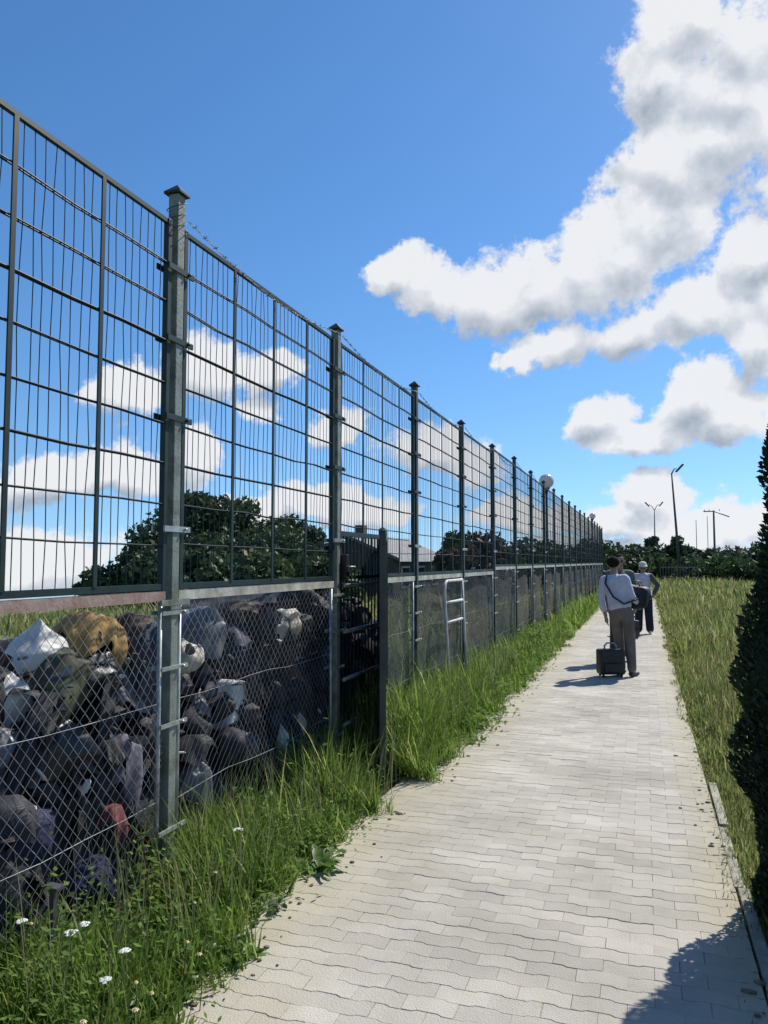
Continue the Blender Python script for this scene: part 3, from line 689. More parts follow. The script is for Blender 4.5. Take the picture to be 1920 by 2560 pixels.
def meadow():
    P, H, Wd = [], [], []; r = rng
    for (y0, y1, w, dens, hm, wd) in ((.8, 7, 2.2, 4200, .16, .006), (7, 14, 6, 1700, .24, .010), (14, 28, 12, 480, .30, .020), (28, 60, 32, 95, .34, .045), (60, 110, 70, 16, .40, .11)):
        n = int((y1-y0)*w*dens); y = r.uniform(y0, y1, n); x = PR - .05 + .06*noise3(np.stack([y, y*0, y*0], -1), 2.3, 4) + w*r.random(n)**1.15
        h = hm*np.clip((x-PR+.12)/.5, .22, 1)*np.clip(.8+.4*noise3(np.stack([x, y, x*0], -1), 1.7, 9), .35, 1.5)*r.lognormal(0, .3, n)
        P.append(np.stack([x, y, np.full(n, -.035)+np.clip((x-2)/25, 0, 1)*.25*np.clip((y-12)/30, 0, 1)], -1)); H.append(h); Wd.append(wd*r.uniform(.6, 1.5, n))
    # the yard behind the fence too
    for (y0, y1, x0, x1, dens, hm, wd) in ((1, 14, -9, -4.0, 260, .22, .016), (6.9, 14, -4, -2.6, 420, .25, .014), (14, 45, -22, -2.6, 55, .32, .04)):
        n = int((y1-y0)*(x1-x0)*dens); y = r.uniform(y0, y1, n); x = r.uniform(x0, x1, n)
        z = -.035 - np.clip(-x-14, 0, 900)*.075
        P.append(np.stack([x, y, z], -1)); H.append(hm*r.lognormal(0, .3, n)); Wd.append(wd*r.uniform(.6, 1.5, n))
    P, H, Wd = map(np.concatenate, (P, H, Wd)); n = len(P)
    V, F = blades(P, H, Wd, r.uniform(.05, .7, n), r.uniform(0, 6.28, n))
    o = stuff(obj('meadow_grass', mesh_np('meadow_grass', V, F), m_mead)); o['label'] = 'dry tall meadow grass right of the paved path'; o['category'] = 'grass'
    # seed stalks standing above the grass
    n = 2600; y = 2 + 40*r.random(n)**1.6; x = PR + .2 + r.random(n)**1.2*(2+y*.45)
    Ps = np.stack([x, y, np.full(n, -.035)], -1)
    V, F = blades(Ps, r.uniform(.3, .62, n)*np.clip(y/9, .45, 1), .0035+.0006*y*r.uniform(.5, 1.4, n), r.uniform(.05, .3, n), r.uniform(0, 6.28, n))
    o = stuff(obj('seed_stalks', mesh_np('seed_stalks', V, F), mat('dry seed stalk', (.26, .21, .11), .8, .3, 3, trans=.3))); o['label'] = 'thin dry seed stalks above the meadow grass'; o['category'] = 'grass'
    n = 900; y = r.uniform(2.2, 12, n); x = r.uniform(-2.5, -1.75, n)
    Ps = np.stack([x, y, np.full(n, -.035)], -1)
    V, F = blades(Ps, r.uniform(.35, .62, n), .003+.0005*y*r.uniform(.5, 1.4, n), r.uniform(.05, .4, n), r.uniform(0, 6.28, n))
    o = stuff(obj('seed_stalks', mesh_np('seed_stalks', V, F), mat('pale green seed stalk', (.24, .25, .12), .8, .3, 3, trans=.3))); o['label'] = 'pale seed stalks above the grass at the fence foot'; o['category'] = 'grass'
meadow()
m_leaf = mat('broad weed leaf', (.075, .15, .028), .45, .3, 12, trans=.4, island=.25)
m_grey_leaf = mat('grey green weed leaf', (.14, .19, .10), .6, .3, 12, trans=.35, island=.25)
def weed(loc, size, n, seed, label, m=m_leaf, name='broadleaf_weed'):
    r = random.Random(seed); t = thing(name, label, 'weed', loc, r.uniform(0, 6))
    for i in range(n):
        a = 2*math.pi*i/n + r.uniform(-.3, .3); ln = size*r.uniform(.65, 1.1); w = ln*r.uniform(.10, .16); up = r.uniform(.35, 1.1)
        V = []; S = 5
        for j in range(S+1):
            tt = j/S; rad = ln*tt*math.cos(up*.9*(1-tt*.5)); z = ln*(math.sin(up)*tt - .45*tt*tt) + .02
            ww = w*math.sin(math.pi*min(1, tt*.86+.12))**.8
            wob = .012*math.sin(tt*9+i)
            for sd in (-1, 0, 1):
                V.append((rad*math.cos(a)-sd*ww*math.sin(a), rad*math.sin(a)+sd*ww*math.cos(a), z + (abs(sd)*ww*.35) + wob*sd))
        F = [(j*3+k, j*3+k+1, (j+1)*3+k+1, (j+1)*3+k) for j in range(S) for k in (0, 1)]
        obj('leaf', mesh_np('leaf', V, F, True), m, t)
    return t
for i, (px, py, s, n, lb, m) in enumerate([
  (800, 2170, .19, 15, 'bright green broad-leaved weed at the path edge midway along the verge', m_leaf),
  (670, 2270, .14, 13, 'pale leaved weed drooping on the path edge', m_grey_leaf),
  (590, 2390, .15, 14, 'fresh yellow green weed spilling onto the near path edge', m_leaf),
  (410, 2510, .17, 15, 'dark leafy weed in the bottom left corner by the path', m_leaf),
  (200, 2540, .20, 9, 'leafy weed at the bottom edge in the grass', m_grey_leaf),
  (850, 2000, .26, 10, 'grey green weed clump just left of the open gate leaf', m_grey_leaf),
  (1050, 1860, .26, 9, 'broad weed just beyond the open gate leaf', m_leaf)]):
    p = on_ground(px, py); p.z = -.03; weed(p, s, n, 60+i, lb, m)
m_petal = mat('white petals', (.80, .80, .74), .6, .1, 9, trans=.25)
def flower(loc, h, r_, kind, label, grp):
    t = thing('white_flower', label, 'flower', loc, random.uniform(0, 6), grp)
    MB().tube([(0, 0, 0), (.01, .005, h*.5), (.0, .012, h)], .0022, 4).build('stem', m_leaf, t)
    b = MB()
    if kind == 'daisy':
        for k in range(9):
            a = 2*math.pi*k/9; c, s = math.cos(a), math.sin(a)
            b.add([(.003*c, .012+.003*s, h), (r_*.6*c-r_*.22*s, .012+r_*.6*s+r_*.22*c, h+.004), (r_*c, .012+r_*s, h-.001), (r_*.6*c+r_*.22*s, .012+r_*.6*s-r_*.22*c, h+.004)], [(0, 1, 2, 3)])
        b.build('petals', m_petal, t); MB().lathe([(.001, -.003), (.009, 0), (.006, .005), (.001, .007)], (0, .012, h), 8).build('disc', mat('yellow disc', (.5, .33, .03), .8), t)
    else:
        for k in range(22):
            a, q = random.uniform(0, 6.28), r_*1.6*random.random()**.5; c = Vector((q*math.cos(a), .012+q*math.sin(a), h + .02 - q*.3))
            b.add([c+Vector(v)*.008 for v in ((1,0,0),(0,1,0),(-1,0,0),(0,-1,0),(0,0,.6))], [(0,1,4),(1,2,4),(2,3,4),(3,0,4)])
        b.build('florets', m_petal, t)
for i, (px, py, kind) in enumerate([(308,2385,'u'),(255,2460,'u'),(205,2320,'u'),(175,2345,'u'),(345,2460,'d'),(375,2480,'d'),(500,2390,'d'),(460,2355,'d'),(480,2260,'d'),(218,2555,'d'),(330,2530,'d'),(60,2310,'u'),(4,2300,'d'),(640,1895,'d'),(600,2080,'u'),(545,2180,'d')]):
    # the flower head is where the photo shows it, a hand's breadth inside the fence
    d = look(px, py); h = random.uniform(.22, .34)
    p = on_ground(px, py, h-.03); p.x = max(p.x, FX+.05); p.z = -.03
    flower(p, h, random.uniform(.010, .015), 'daisy' if kind == 'd' else 'umbel', 'small white daisy in the grass at the fence foot' if kind == 'd' else 'small white flower cluster in the grass at the fence foot', 'white daisies in the verge' if kind == 'd' else 'white flower clusters in the verge')
# bits of soil and dry stems on the paving edges
m_clod = mat('dry soil clod', (.15, .125, .085), .95, .4, 20)
Vs, Fs, off = [], [], 0
V0, F0 = ico(1)
for i in range(220):
    y = random.uniform(2.4, 14) if i % 3 else random.uniform(4.6, 6.3)
    left = i % 5 != 0
    x = (float(verge_edge(np.array([y]))[0]) + abs(random.gauss(0, .10))) if left else PR - abs(random.gauss(0, .07))
    s = random.uniform(.004, .013)*(1.6 if random.random() < .08 else 1)
    Vs.append(V0*s*np.array([random.uniform(.7, 1.8), 1, .55])*(1+.25*noise3(V0, 2, i))[:, None] + np.array([x, y, .003])); Fs.append(F0+off); off += len(V0)
o = stuff(obj('soil_crumbs', mesh_np('soil_crumbs', np.concatenate(Vs), np.concatenate(Fs)), m_clod)); o['label'] = 'crumbs of soil scattered along the paving edges'; o['category'] = 'soil'
st = thing('stake', 'short rusty iron stake with flat head in the grass, lower left', 'stake', (0, 0, 0)); p = on_ground(48, 2430, .0); st.location = (max(p.x, FX+.06), p.y, -.03)
MB().box((0, 0, .19), (.022, .022, .38)).build('shaft', m_asph, st); MB().box((0, 0, .386), (.075, .05, .012)).build('head', m_asph, st)

# ------------------------------------------------------------------ trees
m_bark = mat('bark', (.075, .06, .045), .9, .4, 9, bump=.6)
def leaf_mat(name, c, c2): return mat(name, c, .6, .3, .9, col2=c2, trans=.25, island=.45, coords='World', spec=.3)
LM = {'dark': leaf_mat('dark foliage', (.052, .085, .034), (.030, .055, .026)), 'mid': leaf_mat('mid green foliage', (.070, .105, .036), (.042, .070, .026)),
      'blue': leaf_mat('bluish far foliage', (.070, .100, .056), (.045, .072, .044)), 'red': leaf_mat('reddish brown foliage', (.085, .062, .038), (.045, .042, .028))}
def leaf_quads(C, size, r, flat=0.0):
    n = len(C); a = r.normal(size=(n, 3)); a[:, 2] *= (1-flat); a /= np.linalg.norm(a, axis=1)[:, None]
    b = r.normal(size=(n, 3)); b -= a*(a*b).sum(1)[:, None]; b /= np.linalg.norm(b, axis=1)[:, None]
    s = (size*r.uniform(.55, 1.4, n))[:, None]
    V = np.stack([C-a*s, C+b*s*.55, C+a*s, C-b*s*.55], 1).reshape(-1, 3)
    return V, np.arange(4*n).reshape(n, 4)
def tree(name, label, loc, h, cr, kind='dark', n=2600, leaf=.16, base=.18, group=None, seed=0, clumps=16, taper=.0, cat='tree'):
    r = np.random.default_rng(seed); t = thing(name, label, cat, loc, 0, group)
    zc = h*(1+base)/2; rz = h*(1-base)/2
    Cs = []; lim = MB()
    for i in range(clumps):
        d = r.normal(size=3); d /= np.linalg.norm(d); q = r.uniform(.35, .86)
        c = np.array([d[0]*cr*q, d[1]*cr*q, zc + d[2]*rz*q]); f = 1 - taper*np.clip((c[2]-base*h)/(h*(1-base)), 0, 1); c[:2] *= f
        rad = cr*r.uniform(.30, .52)*(1-.5*taper)
        m = int(n/clumps*r.uniform(.6, 1.4)); p = r.normal(size=(m, 3)); p /= np.linalg.norm(p, axis=1)[:, None]; p *= (r.random(m)**.45)[:, None]*rad; p[:, 2] *= .8
        Cs.append(c+p)
        if i < 9: lim.tube([(0, 0, h*base*.8), tuple(c*np.array([.4, .4, .0])+np.array([0, 0, (h*base+c[2])/2])), tuple(c)], [cr*.045, cr*.03, cr*.012], 5)
    C = np.concatenate(Cs); C[:, 2] = np.maximum(C[:, 2], .05)
    V, F = leaf_quads(C, leaf, r); obj('crown', mesh_np('crown', V, F), LM[kind], t)
    tr = MB(); tr.tube([(0, 0, -.2), (.02*h*.1, 0, h*.3), (0, .02, h*.75)], [cr*.085+.03, cr*.06+.02, cr*.02], 7)
    tk = tr.build('trunk', m_bark, t); lim.build('limbs', m_bark, tk)
    return t
def gz(x, y): return -.035 - max(0, -x-14)*.075
def tree_at(px, top, dep, cr, label, kind='dark', base=.05, **kw):
    p = at_depth(px, top, dep); z0 = gz(p.x, p.y); return tree(kw.pop('name', 'leafy_tree'), label, (p.x, p.y, z0), p.z-z0, cr, kind, base=base, **kw)
TG = 'trees beyond the fence'
tree_at(505, 1200, 42, 2.9, 'tallest rounded dark tree seen through the second fence bay', 'dark', n=8000, seed=1, group=TG)
tree_at(425, 1290, 38, 2.6, 'dark sloping tree seen behind the big fence post', 'dark', n=7000, seed=2, group=TG)
tree_at(335, 1372, 36, 2.1, 'low dark bush at the left end of the tree belt', 'dark', n=3200, seed=3, group=TG)
tree_at(255, 1425, 35, 1.1, 'lowest bush left of the tree belt, under the sky', 'mid', n=1800, seed=4, group=TG)
tree_at(620, 1250, 44, 2.9, 'broad green tree right of the tallest rounded one', 'mid', n=8000, seed=5, group=TG)
tree_at(715, 1272, 47, 2.7, 'broad dark tree in the middle of the second bay', 'dark', n=7500, seed=6, group=TG)
tree_at(800, 1296, 48, 2.4, 'dark tree just left of the second post', 'dark', n=7000, seed=7, group=TG)
tree_at(570, 1330, 33, 2.6, 'dark green hedge tree in front, below the tallest tree', 'dark', n=7500, seed=8, group=TG)
tree_at(740, 1350, 33, 2.6, 'low dark hedge tree in front, near the second post', 'dark', n=7500, seed=9, group=TG)
tree_at(455, 1370, 29, 2.2, 'low dark hedge tree in front, beside the big post', 'dark', n=7000, seed=10, group=TG)
tree_at(660, 1385, 26, 2.0, 'low mid green shrub nearest behind the second bay', 'mid', n=3800, seed=41, group=TG)
tree_at(820, 1390, 27, 1.6, 'low shrub nearest behind the second post', 'mid', n=3000, seed=42, group=TG)
tree_at(1185, 1298, 27, 1.35, 'round reddish brown topped tree beside the low house', 'red', n=3600, leaf=.11, seed=11, group=TG)
tree_at(1125, 1310, 28, .75, 'small green tree left of the reddish brown one', 'mid', n=1800, leaf=.10, seed=12, group=TG)
tree_at(1240, 1345, 30, 1.2, 'dark bush right of the reddish brown tree', 'dark', n=2600, leaf=.11, seed=13, group=TG)
for i, px in enumerate((1290, 1340, 1390, 1432, 1470, 1503)):
    tree_at(px, 1352-3*(i % 2), 36+5*i, 1.7+.12*i, ['first', 'second', 'third', 'fourth', 'fifth', 'last'][i] + ' dark hedge tree from the near end of the far fence', 'dark', n=2800, seed=14+i, group='hedge trees behind the far fence')
tree_at(1520, 1343, 62, 1.5, 'round dark tree at the very end of the fence', 'dark', n=2200, seed=25)
FG = 'far tree line across the meadow'
far = [(1600, 1362, 92, 2.4, 'rounded far tree left of the person in the white cap', 'blue'), (1630, 1336, 96, 1.9, 'pointed far tree under the double street lamp', 'blue'), (1660, 1360, 90, 2.2, 'low far tree between the double lamp and the leaning lamp', 'blue'),
       (1686, 1333, 84, 1.7, 'pointed dark far tree at the foot of the leaning street lamp', 'dark'), (1712, 1358, 88, 1.9, 'far tree just right of the leaning street lamp', 'blue'), (1748, 1360, 92, 1.3, 'small conical far tree left of the utility pole', 'dark'),
       (1790, 1372, 88, 2.6, 'broad far tree behind the utility pole', 'blue'), (1836, 1370, 84, 2.5, 'broad far tree right of the utility pole', 'blue'), (1880, 1350, 78, 2.4, 'far tree showing beside the cypress hedge', 'blue'), (1572, 1372, 84, 2.0, 'low far tree beside the far house', 'dark')]
for i, (px, top, dep, cr, lb, kd) in enumerate(far):
    tree_at(px, top, dep, cr, lb, kd, n=1500, leaf=.26, seed=30+i, group=FG, taper=.55 if 'pointed' in lb or 'conical' in lb else .1)
for i, (px, top, dep, cr) in enumerate([(1590, 1388, 62, 1.8), (1640, 1392, 66, 1.8), (1735, 1396, 64, 1.7), (1800, 1390, 60, 2.2), (1862, 1392, 56, 2.2), (1690, 1398, 68, 1.5)]):
    tree_at(px, top, dep, cr, ['green bush behind the two nearer people', 'green bush behind the person in the white cap', 'green bush right of the leaning lamp', 'green bush before the utility pole', 'green bush near the cypress edge', 'green bush under the leaning lamp'][i], 'mid', n=1300, leaf=.20, seed=50+i, group='bushes at the meadow edge', name='bush', cat='bush')

# cypress column close on the right
def thuja(loc, h, rad, label, seed):
    r = np.random.default_rng(seed); t = thing('cypress_tree', label, 'tree', loc)
    prof = lambda z: rad*np.clip((1-np.clip(z/h, 0, 1)**3)**.8, .02, 1)*(1+.05*np.sin(z*4.2+seed)+.03*np.sin(z*11+1))*np.clip(.86+z*.5, 0, 1)
    n = 70000; z = .02 + (h-.05)*r.random(n)**1.15; a = r.uniform(0, 6.283, n)
    lump = 1 + .13*np.sin(a*3+z*3.1+seed)*np.sin(z*6.3+a) + .06*np.sin(a*7-z*9)
    rr = prof(z)*lump*(1-.22*r.random(n)**2)
    C = np.stack([rr*np.cos(a), rr*np.sin(a), z], -1)
    # upright fan sprays: blades pointing up and out
    out = np.stack([np.cos(a), np.sin(a), np.zeros(n)], -1); d = out*r.uniform(.2, .9, n)[:, None] + np.array([0, 0, 1.0])*r.uniform(.3, 1.1, n)[:, None] + r.normal(0, .3, (n, 3)); d /= np.linalg.norm(d, axis=1)[:, None]
    w = np.cross(d, r.normal(size=(n, 3))); w /= np.linalg.norm(w, axis=1)[:, None]; s = r.uniform(.010, .034, n)[:, None]
    V = np.stack([C-d*s*.4, C+w*s*.35+d*s*.3, C+d*s, C-w*s*.35+d*s*.3], 1).reshape(-1, 3)
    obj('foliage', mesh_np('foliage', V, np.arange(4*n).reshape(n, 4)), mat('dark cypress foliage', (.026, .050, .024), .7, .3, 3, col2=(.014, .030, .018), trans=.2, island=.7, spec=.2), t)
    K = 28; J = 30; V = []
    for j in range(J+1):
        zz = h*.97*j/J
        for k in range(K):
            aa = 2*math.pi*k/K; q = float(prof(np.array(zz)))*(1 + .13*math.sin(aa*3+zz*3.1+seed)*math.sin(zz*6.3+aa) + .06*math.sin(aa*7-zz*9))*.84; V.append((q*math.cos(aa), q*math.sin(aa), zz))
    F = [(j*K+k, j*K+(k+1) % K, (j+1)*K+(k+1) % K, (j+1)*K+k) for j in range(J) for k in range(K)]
    obj('dark_core', mesh_np('dark_core', V, F, True), mat('dark opaque core', (.016, .022, .014), .95, .4, 20, bump=.6), t)  # solid core added to block gaps; the crown's inner shade is in its colour
    MB().tube([(0, 0, -.2), (0, 0, .4)], .06, 8).build('trunk', m_bark, t)
thuja((.93, 4.09, -.03), 3.25, .485, 'dark columnar cypress standing close beside the path on the right', 3)

# ------------------------------------------------------------------ lamps, poles, houses, far fence
def street_lamp(base_px, top_px, top_py, dep, label, heads, lean=True):
    b = at_depth(base_px, 1380, dep); tp = at_depth(top_px, top_py, dep); t = thing('street_lamp', label, 'street lamp', (b.x, b.y, -.03))
    off = tp - Vector((b.x, b.y, 0)); H = off.z
    MB().tube([(0, 0, -.2), (off.x*.5, off.y*.5, H*.5), (off.x, off.y, H)], [.13, .10, .06], 8).build('pole', m_asph, t)
    right = Vector((math.cos(YAW), math.sin(YAW), 0))
    for (dx, dz) in heads:
        e = Vector((off.x, off.y, H)) + right*dx + Vector((0, 0, dz))
        MB().tube([(off.x, off.y, H-.05), tuple(Vector((off.x, off.y, H)) + right*dx*.5 + Vector((0, 0, dz*.75))), tuple(e)], [.055, .045, .035], 6).build('arm', m_asph, t)
        hd = MB(); rot = Euler((0, -math.atan2(dz, dx) if dx > 0 else math.atan2(dz, -dx), YAW)).to_matrix()
        hd.box(e + right*(.25*np.sign(dx)), (.85, .32, .14), rot=rot, bev=.05); hd.build('lamp_head', m_asph, t)
street_lamp(1700, 1679, 1182, 62, 'tall leaning street lamp with single head above the far trees', [(.40, .42)])
street_lamp(1637, 1636, 1275, 112, 'distant street lamp with two heads left of the leaning one', [(.75, .9), (-.8, .85)])
def globe_lamp(px, py, dep, r_, label, group):
    p = at_depth(px, py, dep); t = thing('globe_lamp', label, 'lamp', (p.x, p.y, gz(p.x, p.y)), 0, group); H = p.z-gz(p.x, p.y)
    MB().tube([(0, 0, -.2), (0, 0, 1.0), (0, 0, H-r_-.12)], [.07, .05, .04], 8).build('pole', m_green, t)
    MB().lathe([(.045, H-r_-.2), (.06, H-r_-.08), (.13, H-r_*.93), (.10, H-r_*.88)], (0, 0, 0), 14).build('collar', m_green, t)
    n = 14; MB().lathe([(max(.001, r_*math.sin(math.pi*i/n)), H - r_*math.cos(math.pi*i/n)) for i in range(n+1)], (0, 0, 0), 24).build('globe', mat('milky globe', (.72, .70, .70), .25, .1, 3, trans=.3), t)
globe_lamp(1366, 1203, 27, .26, 'large milky globe lamp rising just above the fence top', 'globe lamps behind the fence')
globe_lamp(1481, 1290, 60, .24, 'small distant milky globe lamp near the fence end', 'globe lamps behind the fence')
def utility_pole(px, top, dep, label, arm=True, r=.10, group=None):
    p = at_depth(px, top, dep); t = thing('utility_pole', label, 'pole', (p.x, p.y, -.03), YAW-.5, group)
    MB().tube([(0, 0, -.2), (0, 0, p.z+.03)], [r*1.2, r*.8], 8).build('pole', m_asph, t)
    if arm:
        MB().tube([(-.9, 0, p.z-.05), (0, .0, p.z-.05), (1.35, -.2, p.z-.62)], .05, 6).build('crossarm', m_asph, t)
        for x in (-.8, -.4, .5): MB().tube([(x, 0, p.z-.03), (x, 0, p.z+.14)], .03, 6).build('insulator', m_asph, t)
utility_pole(1784, 1276, 72, 'wooden utility pole with slanting crossarm right of the leaning lamp')
utility_pole(1740, 1300, 130, 'thin distant pole between the leaning lamp and the utility pole', False, .06)
utility_pole(1768, 1290, 120, 'thin distant pole just left of the utility pole', False, .05)

m_wall = mat('dark rendered wall', (.075, .07, .07), .85, .3, 3); m_roof = mat('grey sheet roof', (.13, .135, .14), .6, .3, 2); m_fascia = mat('white fascia', (.7, .7, .68), .6, .15, 3)
m_glass = mat('dark window glass', (.02, .025, .03), .1, .2, 3)
def house(label, x0, x1, y0, y1, eave, ridge, name='low_house'):
    t = thing(name, label, 'house', ((x0+x1)/2, y0, gz((x0+x1)/2, y0))); w, d = x1-x0, y1-y0; hx = w/2
    wl = MB(); wl.add([(-hx, 0, -.5), (hx, 0, -.5), (hx, d, -.5), (-hx, d, -.5), (-hx, 0, eave), (hx, 0, eave), (hx, d, eave), (-hx, d, eave), (0, 0, ridge), (0, d, ridge)],
      [(0, 1, 5, 8, 4), (1, 2, 6, 5), (2, 3, 7, 9, 6), (3, 0, 4, 7)]); wl.build('wall', m_wall, t)
    rf = MB(); o = .35; sl = (ridge-eave)/hx; e2 = eave-.0-sl*o
    rf.add([(-hx-o, -o, e2+.06), (0, -o, ridge+.06), (hx+o, -o, e2+.06), (-hx-o, d+o, e2+.06), (0, d+o, ridge+.06), (hx+o, d+o, e2+.06),
            (-hx-o, -o, e2-.06), (0, -o, ridge-.06), (hx+o, -o, e2-.06), (-hx-o, d+o, e2-.06), (0, d+o, ridge-.06), (hx+o, d+o, e2-.06)],
           [(0, 1, 4, 3), (1, 2, 5, 4), (6, 9, 10, 7), (7, 10, 11, 8), (0, 6, 7, 1), (1, 7, 8, 2), (2, 8, 11, 5), (3, 4, 10, 9), (4, 5, 11, 10), (0, 3, 9, 6)])
    R_ = rf.build('roof', m_roof, t)
    MB().box((hx+o+.02, d/2, e2), (.03, d+2*o, .18)).build('fascia', m_fascia, R_); MB().box((0, d/2, ridge+.09), (.22, d+2*o, .07)).build('ridge_cap', m_fascia, R_)
    MB().box((-hx*.35, d*.4, ridge+.15), (.4, .5, .9)).build('chimney', m_wall, R_)
    for k in range(3):
        y = d*(.2+.3*k); wn = MB().box((hx+.02, y, eave*.55), (.05, 1.1, .9)).build('window', m_fascia, t); MB().box((hx+.05, y, eave*.55), (.03, .92, .74)).build('pane', m_glass, wn)
house('low dark house with grey roof and white eaves behind the gate', -13.4, -9.6, 29.5, 37.5, 1.95, 2.75)
p = at_depth(1556, 1372, 84); house('small far house with flat grey roof at the end of the path', p.x-1.4, p.x+1.4, p.y, p.y+4, 2.6, 3.3)
ff = thing('picket_fence', 'far pale picket fence across the meadow', 'fence', (0, 0, 0))
a, b = at_depth(1650, 1400, 58), at_depth(1745, 1400, 56)
for i in range(14):
    q = a.lerp(b, i/13); MB().box((q.x, q.y, .75 + .02*math.sin(i*3)), (.06, .06, 1.65)).build('picket', mat('weathered picket', (.12, .12, .10), .85, .3, 2), ff)
for z in (.5, 1.25): MB().tube([(a.x, a.y+.05, z), (b.x, b.y+.05, z)], .035, 5).build('rail', MATS['weathered picket'], ff)

# ------------------------------------------------------------------ people and their luggage
def capsule(b, p0, p1, r0, r1, flat=1.0, n=14):
    p0, p1 = Vector(p0), Vector(p1); t = (p1-p0).normalized(); ax = Vector((1, 0, 0))
    if abs(t.x) > .8: ax = Vector((0, 0, 1))
    u = (ax - t*ax.dot(t)).normalized(); v = t.cross(u)
    fu, fv = (1.0, flat) if abs(t.x) <= .8 else (1.0, flat)
    rings = []
    for k in range(5): a = math.pi/2*(1-k/5); rings.append((p0 - t*r0*math.sin(a)*min(1, .5+flat*.5), r0*math.cos(a)))
    for k in range(5): rings.append((p0.lerp(p1, k/4), r0+(r1-r0)*k/4))
    for k in range(1, 6): a = math.pi/2*k/5; rings.append((p1 + t*r1*math.sin(a)*min(1, .5+flat*.5), r1*math.cos(a)))
    vs = []
    for c, q in rings:
        q = max(q, .0006)
        for k in range(n): a = 2*math.pi*k/n; vs.append(c + u*math.cos(a)*q*fu + v*math.sin(a)*q*fv)
    m = len(rings); fs = [(i*n+k, i*n+(k+1) % n, (i+1)*n+(k+1) % n, (i+1)*n+k) for i in range(m-1) for k in range(n)] + [tuple(range(n-1, -1, -1)), tuple((m-1)*n+k for k in range(n))]
    b.add(vs, fs, True)
def hand(segs, wrist, tip_dir, palm_n, tag_='skin', curl=.35):
    w, d, nrm = Vector(wrist), Vector(tip_dir).normalized(), Vector(palm_n).normalized(); sd = d.cross(nrm).normalized()
    k = w + d*.085; segs.append((w, k, .026, .034, .55, tag_))
    for i, ln in enumerate((.070, .082, .076, .058)):
        b0 = k + sd*(.027-.018*i) - d*.01; m = b0 + d*ln*.55 + nrm*ln*.12*curl*2; e = m + (d*(1-curl) + nrm*curl*1.2).normalized()*ln*.5
        segs.append((b0, m, .0100, .0092, 1, tag_)); segs.append((m, e, .0092, .0075, 1, tag_))
    th = w + d*.03 + sd*.026; m = th + (d*.6+sd*.8).normalized()*.038; segs.append((th, m, .0125, .0105, 1, tag_)); segs.append((m, m + (d*.9+nrm*.5).normalized()*.034, .0105, .008, 1, tag_))
def head(segs, c, face, up=(0, 0, 1)):
    c, f, u = Vector(c), Vector(face).normalized(), Vector(up).normalized(); s = f.cross(u).normalized()
    segs.append((c - f*.018 + u*.035, c + f*.012 + u*.035, .084, .080, 1.0, 'skin')); segs.append((c + f*.012 + u*.01, c + f*.038 - u*.072, .070, .042, .95, 'skin'))
    segs.append((c + f*.086 + u*.018, c + f*.108 - u*.022, .010, .014, 1, 'skin'))            # nose
    segs.append((c + f*.078 - u*.052 - s*.018, c + f*.078 - u*.052 + s*.018, .010, .010, 1, 'lip'))
    for q in (-1, 1): segs.append((c + s*q*.082 - u*.01, c + s*q*.084 + u*.022, .014, .016, 1, 'skin')); segs.append((c + f*.078 + s*q*.030 + u*.020, c + f*.080 + s*q*.034 + u*.020, .011, .011, 1, 'eye'))
def make_person(label, loc, rz, segs, mats, vox=.0095):
    b = MB()
    for (p0, p1, r0, r1, fl, tg) in segs:
        if tg in ('lip', 'eye'): continue
        capsule(b, p0, p1, r0, r1, fl)
    tmp = obj('tmp_body', b.mesh('tmp_body'))
    md = tmp.modifiers.new('r', 'REMESH'); md.mode = 'VOXEL'; md.voxel_size = vox
    sm = tmp.modifiers.new('s', 'SMOOTH'); sm.factor = .5; sm.iterations = 4
    dg = bpy.context.evaluated_depsgraph_get(); me = bpy.data.meshes.new_from_object(tmp.evaluated_get(dg)); me.name = 'person'
    bpy.data.objects.remove(tmp)
    n = len(me.polygons); C = np.empty(n*3); me.polygons.foreach_get('center', C); C = C.reshape(-1, 3)
    tags = list(mats.keys()); best = np.full(n, 1e9); idx = np.zeros(n, np.int32)
    for (p0, p1, r0, r1, fl, tg) in segs:
        a, d = np.array(p0), np.array(Vector(p1)-Vector(p0)); t = np.clip(((C-a)@d)/max(1e-9, d@d), 0, 1)
        dist = np.linalg.norm(C-a-t[:, None]*d, axis=1) - (r0+(r1-r0)*t)*(.6+.4*fl)
        if tg in ('lip', 'eye'): dist -= .012
        k = dist < best; best[k] = dist[k]; idx[k] = tags.index(tg)
    me.materials.clear()
    for tg in tags: me.materials.append(mats[tg])
    me.polygons.foreach_set('material_index', idx); me.polygons.foreach_set('use_smooth', np.ones(n, bool)); me.update()
    o = obj('person', me, None); o.location = loc; o.rotation_euler = (0, 0, rz); tag(o, label, 'person', 'people waiting on the path'); return o
